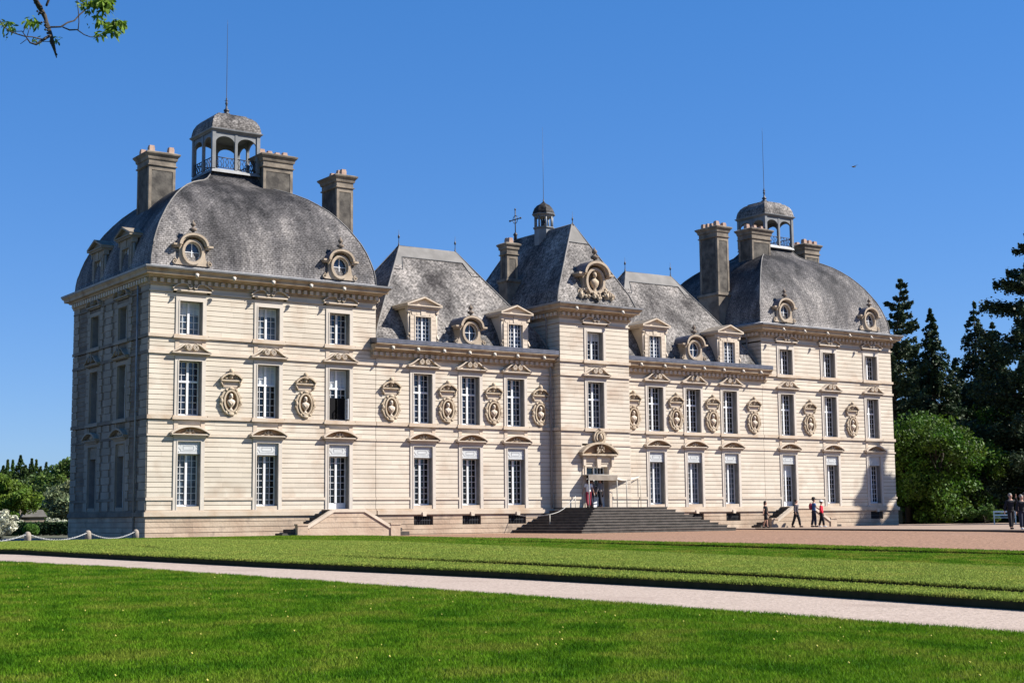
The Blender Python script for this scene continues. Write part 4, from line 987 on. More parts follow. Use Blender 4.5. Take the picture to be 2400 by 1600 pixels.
# ================================================================== GROUND
def sheet(name, poly, z, m_, kind='structure', zf=None, step=2.0):
    """flat or draped polygon; zf adds the terrain height"""
    b_ = MB(); b_.add([(x, y, z) for x, y in poly], [tuple(range(len(poly)))]); o = b_.build(name, m_); o['kind'] = kind; return o
def drape(name, fl, fr, y0, y1, dz, m_, kind='structure', ny=80, nx=10, skirt=0):
    """surface between x=fl(y) and x=fr(y), following the terrain"""
    b_ = MB(); sk = MB(); vs = []; ys = np.linspace(y0, y1, ny+1)
    for y in ys:
        a, c = fl(y), fr(y)
        for i in range(nx+1): vs.append((a+(c-a)*i/nx, y, g(y)+(dz(y) if callable(dz) else dz)))
    fs = [(j*(nx+1)+i, j*(nx+1)+i+1, (j+1)*(nx+1)+i+1, (j+1)*(nx+1)+i) for j in range(ny) for i in range(nx)]
    b_.add(vs, fs)
    if skirt:
        for i in (0, nx):
            col = [vs[j*(nx+1)+i] for j in range(ny+1)]; low = [(p[0], p[1], p[2]-skirt) for p in col]; n = len(col)
            sk.add(col+low, [(k, k+1, k+1+n, k+n) for k in range(n-1)])
        for j in (0, ny):
            row = [vs[j*(nx+1)+i] for i in range(nx+1)]; low = [(p[0], p[1], p[2]-skirt) for p in row]; n = len(row)
            sk.add(row+low, [(k, k+1, k+1+n, k+n) for k in range(n-1)])
    nf = len(b_.f); b_.add(sk.v, sk.f) if sk.f else None
    o = b_.build(name, m_); o['kind'] = kind
    if sk.f:
        o.data.materials.append(MT['turf_edge'])
        for p_ in o.data.polygons[nf:]: p_.material_index = 1
    return o
# base ground to the horizon, following the same fall
b_ = MB(); ys = [-900, -300, -120, -81, -70, -60, -50, -40, -33, -26, -10, 20, 60, 150, 400, 1500]; xs = [-1500, -300, -100, -60, -30, 0, 30, 60, 100, 300, 1500]
vs = [(x, y, g(y)-.09) for y in ys for x in xs]; nx = len(xs)
b_.add(vs, [(j*nx+i, j*nx+i+1, (j+1)*nx+i+1, (j+1)*nx+i) for j in range(len(ys)-1) for i in range(nx-1)]); o = b_.build('ground', 'earth'); o['kind'] = 'structure'
drape('forecourt_gravel', lambda y: -44 if y < -3 else -27.4, lambda y: 75, -80, 1.5, -.03, 'gravel_red', ny=40)
NE = [(-70, -37.8), (-64, -38.2), (-57, -38.8), (-53, -39.3), (-48, -40.0), (-42.5, -40.8), (-36, -41.9), (-30, -43.6), (-24, -45.0), (-14, -47)]
E0 = [(-70, -34.2), (-64, -34.6), (-55, -35.35), (-50, -35.6), (-44, -36.8), (-37, -38.8), (-29, -40.6), (-24, -41.6), (-18, -42.6), (-12, -41), (-7, -35.6), (-3.6, -31.6), (-1.4, -28.4), (-.75, -26)]
T1A = [(-70, -33.6), (-64, -33.9), (-54, -34.25), (-49, -34.55), (-42, -35.5), (-37.4, -36.25), (-33.5, -36.93)]
T1B = [(-70, -32.5), (-64, -32.7), (-54, -33.1), (-48, -33.3), (-41, -34.3), (-36.7, -35.6), (-33.5, -36.9)]
T2A = [(-70, -19.0), (-60, -20.0), (-45.3, -21.8), (-41, -23.1), (-36, -24.3), (-29, -25.9), (-20, -25.6), (-9, -24.4)]
T2B = [(-70, -17.7), (-60, -18.7), (-44.6, -20.5), (-40, -21.5), (-34.5, -22.8), (-28, -25.2), (-20, -25.2), (-9, -24.35)]
E3 = [(-70, -16.3), (-60, -17.5), (-44, -19.2), (-36, -20.3), (-31, -22.3), (-24, -23.7), (-14, -22.3), (-5, -20.3), (-.75, -19.9)]
M1 = [(-33.5, -38.2), (-29, -38.0), (-25, -37.9), (-21, -38.0), (-18, -38.1), (-16, -38.2)]
M2 = [(-33.5, -38.15), (-29, -37.95), (-26, -37.3), (-21, -37.4), (-18, -38.05), (-16, -38.15)]
L_ = lambda tab: (lambda y: lerp_tab(tab, y))
drape('gravel_path', L_([(a, b-.6) for a, b in NE]), L_([(a, b+.4) for a, b in E0[:9]]), -75, -14, -.026, 'gravel_pale')
drape('asphalt_road', lambda y: -75, lambda y: -29.5, -13, 40, -.02, 'asphalt')
drape('front_lawn_soil', lambda y: -85, L_(NE), -85, -14, .0, 'grass_floor', skirt=.1)
def ftop(y): return .13 if y < -12 else .13-.07*min(1, (y+12)/8)
drape('parterre_soil', L_(E0), L_(E3), -75, -33.5, ftop, 'far_floor', ny=2) if False else None
strips = [('parterre_turf_near', E0, T1A, -72, -33.5), ('parterre_turf_middle', T1B, T2A, -72, -33.5), ('parterre_turf_upper', E0, M1, -33.5, -16), ('parterre_turf_upper', M2, T2A, -33.5, -16), ('parterre_turf_upper', E0, T2A, -16, -9), ('parterre_turf_far', T2B, E3, -72, -9), ('parterre_turf_end', E0, E3, -9, -.75)]
for (n, a, b2, y0, y1) in strips:
    o = drape('lawn_soil', L_(a), L_(b2), y0, y1, ftop, 'far_floor', skirt=.22, ny=60)
# pavement of packed sand in front of the right half, a low step proud of the gravel
pv = [(8.9, -.2), (8.9, -4.8), (3.2, -27.4), (1, -36), (75, -36), (75, 6), (27.6, 6), (27.6, -.2)]
b_ = MB(); b_.prism(pv, -.1, .035, 'z'); o = b_.build('pavement', 'pavement_mat'); o['kind'] = 'structure'
b_ = MB(); pts = pv[1:4]; b_.ribbon([(p[0], p[1]) for p in pts], .10, 0, .06)
b_.v = [(x, z, y) for x, y, z in b_.v]; o = b_.build('drain_edge', 'step_stone'); o['kind'] = 'structure'
drape('woodland_floor', lambda y: 36 if y > 1 else 46, lambda y: 300, -3, 260, .05, 'earth', ny=20)

# ---- grass blades
def blades(name, pts, zs, hgt, wid, material, lean=.45):
    n = len(pts); a = RNG.uniform(0, 2*PI, n); h = hgt*RNG.uniform(.55, 1.3, n); wd = wid*RNG.uniform(.7, 1.3, n); ld = RNG.uniform(0, 2*PI, n); lm = h*RNG.uniform(.1, lean*2, n)
    P = np.column_stack([pts, zs]); dx = np.column_stack([np.cos(a)*wd/2, np.sin(a)*wd/2, np.zeros(n)])
    T = P+np.column_stack([np.cos(ld)*lm, np.sin(ld)*lm, h]); M = P+np.column_stack([np.cos(ld)*lm*.35, np.sin(ld)*lm*.35, h*.55])
    V = np.stack([P-dx, P+dx, M+dx*.7, M-dx*.7, T], 1).reshape(-1, 3)
    b0 = np.arange(n)*5; F = np.concatenate([np.stack([b0, b0+1, b0+2], 1), np.stack([b0, b0+2, b0+3], 1), np.stack([b0+3, b0+2, b0+4], 1)])
    o = fast_mesh(name, V, F, material); tag(o, kind='stuff'); return o
gv = np.vectorize(g)
def in_frame(p, mg=.24):
    d = np.column_stack([p[:, 0]-CAMP.x, p[:, 1]-CAMP.y]); r = d@np.array([math.cos(YAW), -math.sin(YAW)]); f = d@np.array([math.sin(YAW), math.cos(YAW)])
    return (f > 8) & (np.abs(r/f) < .352+mg), f
def scatter(fl, fr, y0, y1, dens, near):
    """random points between two borders, thinned with distance from the camera"""
    ys = np.linspace(y0, y1, 200); A = np.mean([max(0, fr(y)-fl(y)) for y in ys])*(y1-y0); N = int(A*dens)
    wmax = max(fr(y)-fl(y) for y in ys)
    y = RNG.uniform(y0, y1, int(N*wmax/max(.01, A/(y1-y0)))); u = RNG.uniform(0, wmax, len(y))
    xa = np.interp(y, ys, [fl(t) for t in ys]); xb = np.interp(y, ys, [fr(t) for t in ys]); k = u < (xb-xa); x = xa[k]+u[k]; y = y[k]
    p = np.column_stack([x, y]); ok, f = in_frame(p); keep = RNG.random(len(p)) < np.clip((near/np.maximum(f, 1))**1.5, 0, 1)
    return p[ok & keep]
p = scatter(lambda y: -58, L_(NE), -62, -24, 2600, 17)
blades('lawn_grass', p, gv(p[:, 1]), .042, .009, 'grass_blades')
# longer fringe along the lawn edge by the path
y = RNG.uniform(-62, -24, 26000); x = np.interp(y, [a for a, b in NE], [b for a, b in NE])+RNG.normal(0, .05, len(y))+.05*np.sin(y*2.3)+.03*np.sin(y*7)
p = np.column_stack([x, y]); ok, f = in_frame(p); p = p[ok]; blades('lawn_edge_grass', p, gv(p[:, 1])-.02, .065, .010, 'grass_blades')
fv = np.vectorize(ftop)
allp = [scatter(L_(a), L_(b2), y0, y1, 900, 34) for (n, a, b2, y0, y1) in strips]
p = np.concatenate(allp); blades('parterre_grass', p, gv(p[:, 1])+fv(p[:, 1]), .028, .016, 'far_blades')
ep = []
for tab, y0, y1, n in ((E0, -62, -.75, 46000), (M1, -30, -17, 3000), (M2, -30, -17, 4000), (T1B, -62, -33.5, 22000), (T1A, -62, -33.5, 14000), (T2B, -62, -9, 18000), (T2A, -62, -9, 9000), (E3, -62, -.75, 9000)):
    y = RNG.uniform(y0, y1, n); x = np.interp(y, [a for a, b in tab], [b for a, b in tab])+RNG.normal(0, .03, n); ep.append(np.column_stack([x, y, RNG.uniform(-.035, .01, n)]))
ep = np.concatenate(ep); ok, f = in_frame(ep[:, :2]); ep = ep[ok]
blades('turf_edge_grass', ep[:, :2], gv(ep[:, 1])+fv(ep[:, 1])+ep[:, 2], .035, .018, 'far_blades')
# dandelions: scattered yellow flower heads, far too many and too small to count
def dandelions():
    p = scatter(lambda y: -58, L_(NE), -62, -26, .5, 26); V = []; F = []
    for (x, y) in p:
        r = random.uniform(.009, .015); z = g(y)+random.uniform(.05, .08); o = len(V)
        for k in range(6): V.append((x+r*math.cos(k*PI/3), y+r*math.sin(k*PI/3), z))
        V.append((x, y, z+r)); V.append((x, y, z-r)); F += [(o+k, o+(k+1) % 6, o+6) for k in range(6)]+[(o+(k+1) % 6, o+k, o+7) for k in range(6)]
    mat('dandelion_yellow', (.55, .48, .10), .7); o = fast_mesh('dandelions', np.array(V), np.array(F), 'dandelion_yellow'); tag(o, kind='stuff')
dandelions()

# ================================================================== bollards and chains
def bollard():
    b_ = MB(); b_.lathe([(.15, -.05), (.145, .3), (.135, .38), (.11, .44), (.06, .475), (.01, .485)], seg=14); return b_.build('bollard', 'bollard_stone')
BP = [(-39.0, -9.0), (-34.9, -5.9), (-31.25, -2.85), (-28.2, -.75)]
bl = bollard(); bl.location = (*BP[1], 0)
tag(bl, 'low round topped stone bollard farthest from the chateau wall, between two chain spans', 'bollard', 'bollards along the lawn')
c1 = bl.copy(); COL.objects.link(c1); c1.location = (*BP[2], 0); c1['label'] = 'low round topped stone bollard in the middle, in front of the shaded side wall'
c2 = bl.copy(); COL.objects.link(c2); c2.location = (*BP[3], 0); c2['label'] = 'low round topped stone bollard next to the corner of the sunlit front wall'
c3 = bl.copy(); COL.objects.link(c3); c3.location = (*BP[0], 0); c3['label'] = 'stone bollard just outside the left edge holding the end of the chain'
labs = ['white chain leaving the left edge of the picture towards the first bollard', 'white sagging chain between the left and the middle bollard', 'white sagging chain between the middle bollard and the one at the corner']
for i in range(3):
    a, b2 = Vector((*BP[i], .36)), Vector((*BP[i+1], .36)); d = (b2-a).normalized(); a += d*.13; b2 -= d*.13; cm = MB(); n = 44
    cat_ = lambda t: a.lerp(b2, t)-Vector((0, 0, .27*(1-(2*t-1)**2)))
    for k in range(n):
        p0, p1 = cat_(k/n), cat_((k+1.35)/n); e1 = (p1-p0).normalized(); sd_ = e1.cross(Vector((0, 0, 1))).normalized() if k % 2 else Vector((0, 0, 1)).cross(e1).cross(e1).normalized()
        w_ = .022; mid = [p0, p0.lerp(p1, .2)+sd_*w_, p0.lerp(p1, .8)+sd_*w_, p1, p0.lerp(p1, .8)-sd_*w_, p0.lerp(p1, .2)-sd_*w_, p0]
        cm.tube(mid, .0085, 4)
    tag(cm.build('chain', 'chain_white'), labs[i], 'chain', 'chains between the bollards')

# ================================================================== VEGETATION
def leaf_quads(C, size, flat=0.0, aspect=1.6):
    """a leaf-like quad at each centre"""
    n = len(C); a = RNG.normal(size=(n, 3)); a[:, 2] *= (1-flat); a /= np.linalg.norm(a, axis=1)[:, None]+1e-9
    b_ = RNG.normal(size=(n, 3)); b_[:, 2] *= (1-flat); b_ -= a*(a*b_).sum(1)[:, None]; b_ /= np.linalg.norm(b_, axis=1)[:, None]+1e-9
    s = (size*RNG.uniform(.6, 1.4, n))[:, None]; u = a*s*aspect/2; v = b_*s/2
    V = np.stack([C-u, C+v*.9, C+u, C-v*.9], 1).reshape(-1, 3); F = (np.arange(n)*4)[:, None]+np.arange(4)[None, :]
    return V, F
def trunk_mesh(pts, rs, branches, parent, name='trunk'):
    b_ = MB(); b_.tube(pts, rs, 8)
    for bp, br in branches: b_.tube(bp, br, 5, False)
    return b_.build(name, 'bark', parent)
def broadleaf(name, label, cat, x, y, h, rad, leafm, nleaf=9000, ls=.28, base=None, group=None, z0=0, squash=1.0, nclump=46, low=.25):
    e = empty(name, (x, y, z0)); tag(e, label, cat, group); ch = h*(1-low); cz = h*low+ch/2
    pts = [(0, 0, -.2), (RNG.normal(0, .1), RNG.normal(0, .1), h*.3), (RNG.normal(0, .2), RNG.normal(0, .2), h*.6), (0, 0, h*.9)]; r0 = .03*h
    cl = []; br = []
    for k in range(nclump):
        while True:
            d = RNG.uniform(-1, 1, 3)
            if .25 < np.linalg.norm(d) < 1: break
        d = d/np.linalg.norm(d)*RNG.uniform(.45, .92)
        wz = 1 if d[2] < 0 else 1; c = np.array([d[0]*rad, d[1]*rad, cz+d[2]*ch/2*squash*wz]); cl.append(c)
        if k % 3 == 0: zz = min(c[2]*.7, h*.7); br.append(([(0, 0, zz), tuple(c*.55+np.array([0, 0, zz*.45])), tuple(c)], [r0*.35, r0*.2, .02]))
    trunk_mesh(pts, [r0, r0*.8, r0*.5, .03], br, e)
    cl = np.array(cl); idx = RNG.integers(0, len(cl), nleaf); cr = RNG.uniform(.20, .40, len(cl))*min(rad, ch/2)
    d = RNG.normal(size=(nleaf, 3)); d /= np.linalg.norm(d, axis=1)[:, None]; rr_ = RNG.random(nleaf)**.45
    C = cl[idx]+d*(cr[idx]*rr_)[:, None]*np.array([1.1, 1.1, .8]); C[:, 2] = np.maximum(C[:, 2], .1)
    V, F = leaf_quads(C, ls); fast_mesh('crown', V, F, leafm, e); return e
def conifer(name, label, cat, x, y, h, rad, leafm, nwh=34, ls=.32, group=None, z0=0, droop=.25, shape=1.0, base=.08, per=6, dens=42, lean=(0, 0), irr=.25, up=0.0):
    """layered conifer: whorls of branches carrying flat sprays of needles"""
    e = empty(name, (x, y, z0)); tag(e, label, cat, group)
    def ax(t): return np.array([lean[0]*t**2, lean[1]*t**2, h*t])
    trunk_mesh([tuple(ax(t)) for t in np.linspace(0, 1, 8)], [max(.03, .022*h*(1-t)) for t in np.linspace(0, 1, 8)], [], e)
    Cs = []; bm = MB()
    for k in range(nwh):
        t = base+(1-base)*(k+.5)/nwh+RNG.normal(0, .3/nwh); t = min(t, .99); L = rad*((1-t)/(1-base))**shape
        for j in range(per):
            a = RNG.uniform(0, 2*PI); l = max(.10, L*RNG.uniform(1-irr*1.6, 1+irr*.8)); n = max(26, int(dens*4.5*l/rad*2))
            s = np.sqrt(RNG.random(n))*.92+.08; wv = RNG.normal(0, .13, n)*l*(1.15-s); dz = -droop*l*s**1.5+up*l*s**2+RNG.normal(0, .045*l+.05, n)
            o = ax(t); Cs.append(np.column_stack([o[0]+np.cos(a)*l*s-np.sin(a)*wv, o[1]+np.sin(a)*l*s+np.cos(a)*wv, o[2]+dz]))
            bm.tube([tuple(o), (o[0]+math.cos(a)*l*.5, o[1]+math.sin(a)*l*.5, o[2]-droop*l*.35+up*l*.25), (o[0]+math.cos(a)*l*.9, o[1]+math.sin(a)*l*.9, o[2]-droop*l*.85+up*l*.8)], [.012*h*(1-t)+.02, .03, .012], 4, False)
    bm.build('limbs', 'bark', e)
    V, F = leaf_quads(np.concatenate(Cs), ls*.62, .35); fast_mesh('crown', V, F, leafm, e); return e
def at(px, d):
    u = (px-1200)/3410.85; s_, c = math.sin(YAW), math.cos(YAW); return (CAMP.x+d*(s_+u*c), CAMP.y+d*(c-u*s_))
RG = 'trees behind the right pavilion'
conifer('cedar_tree', 'tall dark cedar whose bent tip leans out above the right pavilion roof', 'tree', *at(2085, 122), 20.6, 4.6, 'cedar_needles', 46, .28, RG, lean=(1.2, -.8), droop=-.05, up=.2, per=5, dens=46, irr=.4, shape=.75)
conifer('spruce_tree', 'pointed dark spruce standing nearest to the right pavilion', 'tree', *at(2190, 126), 18.6, 5.6, 'spruce_needles', 74, .26, RG, droop=.3, per=6, dens=28, shape=.95, irr=.3)
conifer('spruce_tree', 'slender dark spruce with open branches, midway between pavilion and big cedar', 'tree', *at(2293, 130), 19.8, 5.2, 'spruce_needles', 66, .26, RG, droop=.25, per=5, dens=28, irr=.45, shape=.9)
conifer('cedar_tree', 'huge dark cedar with tiered branches cut off by the right edge', 'tree', *at(2440, 118), 23.8, 6.8, 'cedar_needles', 44, .28, RG, droop=.05, up=.1, shape=.6, per=7, dens=80, irr=.5)
conifer('spruce_tree', 'dark spruce set back in the gap between the pointed and the slender spruce', 'tree', *at(2243, 138), 15.5, 4.8, 'spruce_needles', 56, .28, RG, droop=.28, per=6, dens=28, shape=.85)
conifer('spruce_tree', 'dark spruce just left of the huge cedar at the right edge', 'tree', *at(2335, 128), 17.6, 4.8, 'spruce_needles', 56, .28, RG, droop=.25, per=6, dens=28, shape=.85)
conifer('cedar_tree', 'dark cedar rising between the slender spruce and the huge cedar', 'tree', *at(2350, 136), 14.5, 6.0, 'cedar_needles', 26, .36, RG, droop=.1, shape=.6, per=7, dens=90)
conifer('cedar_tree', 'wide dark cedar between the pavilion corner and the pointed spruce', 'tree', *at(2130, 130), 16.0, 5.5, 'cedar_needles', 20, .36, RG, droop=.1, shape=.6, per=7, dens=90)
broadleaf('broadleaf_tree', 'bright green leafy tree with sunlit top touching the right pavilion corner', 'tree', *at(2118, 114), 8.6, 3.4, 'fresh_leaves', 20000, .15, group=RG, low=.0, nclump=70)
broadleaf('broadleaf_tree', 'bright green leafy tree in the middle of the three at the wood edge', 'tree', *at(2186, 112), 8.8, 3.6, 'fresh_leaves', 21000, .15, group=RG, low=.0, nclump=70)
broadleaf('broadleaf_tree', 'lower bright green leafy tree, right of the other two and left of the round shrub', 'tree', *at(2250, 115), 7.6, 3.2, 'fresh_leaves', 16000, .15, group=RG, low=.0, nclump=60)
broadleaf('broadleaf_tree', 'green leafy tree with patchy crown below the big cedar', 'tree', *at(2335, 122), 10.2, 3.6, 'fresh_leaves', 16000, .16, group=RG, low=.0, nclump=60)
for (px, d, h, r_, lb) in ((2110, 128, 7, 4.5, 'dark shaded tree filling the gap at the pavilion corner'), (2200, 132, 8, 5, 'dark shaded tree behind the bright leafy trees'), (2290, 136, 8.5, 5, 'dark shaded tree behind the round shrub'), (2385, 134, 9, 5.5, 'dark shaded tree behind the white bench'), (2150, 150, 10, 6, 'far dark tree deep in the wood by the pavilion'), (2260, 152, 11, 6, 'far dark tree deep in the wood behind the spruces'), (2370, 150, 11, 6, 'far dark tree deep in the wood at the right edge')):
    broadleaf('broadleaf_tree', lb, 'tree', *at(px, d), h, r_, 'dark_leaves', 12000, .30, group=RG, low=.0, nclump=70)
conifer('cedar_tree', 'cedar out of the picture at the right that shades the pavilion corner', 'tree', 43.5, -13.8, 25.5, 5.2, 'cedar_needles', 30, .55, RG, droop=.05, shape=.7, per=7, dens=70)
def hedge(name, label, p0, p1, wid, h, leafm, n):
    e = empty(name, ((p0[0]+p1[0])/2, (p0[1]+p1[1])/2, 0)); tag(e, label, 'hedge'); d = np.array(p1)-np.array(p0); L = np.linalg.norm(d); d /= L; nn = np.array([-d[1], d[0]])
    s = RNG.uniform(-L/2, L/2, n); face = RNG.integers(0, 3, n); v = np.where(face == 0, -wid/2, np.where(face == 1, wid/2, RNG.uniform(-wid/2, wid/2, n)))+RNG.normal(0, .05, n)
    z = np.where(face == 2, h, RNG.uniform(0, h, n))+RNG.normal(0, .04, n)
    C = np.column_stack([d[0]*s+nn[0]*v, d[1]*s+nn[1]*v, z]); V, F = leaf_quads(C, .13); fast_mesh('foliage', V, F, leafm, e)
    b_ = MB(); m_ = wid/2-.06
    b_.add([(d[0]*a+nn[0]*c, d[1]*a+nn[1]*c, zz) for zz in (0, h-.06) for (a, c) in ((-L/2, -m_), (L/2, -m_), (L/2, m_), (-L/2, m_))], [(4, 5, 6, 7), (0, 1, 5, 4), (1, 2, 6, 5), (2, 3, 7, 6), (3, 0, 4, 7)]); b_.build('inner_twigs', 'earth', e)
hedge('hedge', 'long dark clipped hedge at the edge of the wood beyond the gravel', at(2095, 116), at(2520, 122), 1.2, 1.5, 'hedge_leaves', 22000)
sx_, sy_ = at(2296, 109)
broadleaf('shrub', 'rounded green shrub in front of the dark wood left of the white bench', 'shrub', sx_, sy_, 1.55, 1.65, 'poplar_leaves', 6000, .09, low=.05, nclump=40)

# left background
LG = 'trees beyond the hedge on the left'
for (px, top, d, r_, lb) in ((18, 1086, 215, 2.4, 'narrow green conifer, leftmost on the skyline'), (30, 1084, 224, 2.0, 'pale slim poplar just right of the leftmost conifer'), (48, 1076, 205, 4.0, 'tallest dark pointed conifer on the left skyline'), (74, 1084, 215, 3.2, 'dark green conifer right of the tallest one'), (85, 1086, 226, 2.2, 'pale slim conifer beside the dark green one'), (108, 1092, 220, 3.0, 'short pointed conifer before the leafy slope'), (95, 1103, 210, 3.6, 'small dark conifer low between the pointed ones'), (8, 1100, 200, 3.6, 'dark conifer at the left edge behind the bright tree'), (60, 1100, 198, 4.2, 'dark bushy conifer under the tallest one')):
    h = .9+(1222-top)*d/3411
    conifer('conifer_tree', lb, 'tree', *at(px, d), h+.5, r_*.95, 'dark_leaves' if r_ > 2.5 else 'poplar_leaves', 50, .28, LG, droop=.1, per=7, dens=14, shape=1.0, irr=.15)
for (px, top, d, r_, lm, lb, n) in ((5, 1112, 120, 3.1, 'bright_leaves', 'bright yellow green leafy tree at the left edge', 12000), (30, 1150, 128, 2.3, 'poplar_leaves', 'fresh green bushy tree right of the bright one', 8000), (100, 1108, 150, 3.4, 'dark_leaves', 'dark olive leafy tree in the middle of the left background', 9000), (135, 1090, 148, 3.0, 'poplar_leaves', 'olive green leafy tree left of the silvery willow', 9000), (157, 1062, 140, 2.5, 'poplar_leaves', 'tall pale willow rising against the side wall', 9000), (152, 1130, 118, 1.6, 'silver_leaves', 'silvery flowering tree next to the shaded side wall', 7000), (70, 1140, 140, 4.0, 'dark_leaves', 'dark shaded tree behind the clipped ball shrub', 9000), (40, 1135, 145, 4.0, 'dark_leaves', 'dark shaded tree behind the white blossoms', 9000), (120, 1135, 135, 3.5, 'dark_leaves', 'dark shaded tree above the hedge end', 8000), (190, 1120, 150, 5, 'dark_leaves', 'dark tree mostly hidden by the side wall', 6000)):
    h = .9+(1222-top)*d/3411
    broadleaf('broadleaf_tree', lb, 'tree', *at(px, d), h, r_, lm, n, .24 if d > 130 else .17, group=LG, low=.05, nclump=50)
for (px, top, d, r_, lb) in ((5, 1194, 71, .8, 'white blossoming bush at the left edge beside the chain'), (38, 1210, 112, .9, 'low pale blossoming bush above the hedge'), (135, 1212, 114, 1.0, 'pale flowering bush behind the hedge near the wall')):
    h = .9+(1222-top)*d/3411; broadleaf('shrub', lb, 'shrub', *at(px, d), h, r_, 'blossom_leaves', 3000, .09, low=.02, nclump=30)
hedge('hedge', 'dark green clipped hedge behind the chain on the left', at(-10, 105), at(190, 105), 1.3, .74, 'hedge_leaves', 14000)
# clipped ball
bx, by = at(77, 98); e = empty('topiary_ball', (bx, by, 0)); tag(e, 'clipped bright green ball shrub in front of the left hedge', 'shrub')
d = RNG.normal(size=(5000, 3)); d /= np.linalg.norm(d, axis=1)[:, None]; C = d*np.array([.52, .52, .40])*RNG.uniform(.93, 1.02, 5000)[:, None]+np.array([0, 0, .36]); C = C[C[:, 2] > .0]
V, F = leaf_quads(C, .06); fast_mesh('foliage', V, F, 'box_leaves', e); b_ = MB(); b_.ball((0, 0, .36), .47, .47, .35, 16, 10); b_.build('inner_twigs', 'hedge_leaves', e)
b_ = MB(); xx, yy = at(52, 125); b_.box(-.12, .12, -.12, .12, 0, 3.0); b_.box(-.16, .16, -.16, .16, 3.0, 3.08); o = b_.build('post', 'bollard_stone', None, (xx, yy, 0)); tag(o, 'thin pale post standing among the left background trees', 'post')
xx, yy = at(76, 126); e = empty('shed', (xx, yy, 0)); tag(e, 'small grey roofed shed half hidden behind the left hedge', 'shed')
b_ = MB(); b_.box(-.9, .9, -.8, .8, 0, 1.3); b_.build('wall', 'chimney_stone', e); b_ = MB(); b_.prism([(-1.1, 1.3), (1.1, 1.3), (.7, 1.9), (-.7, 1.9)], -1, 1); b_.build('roof', 'ridge_cover', e)

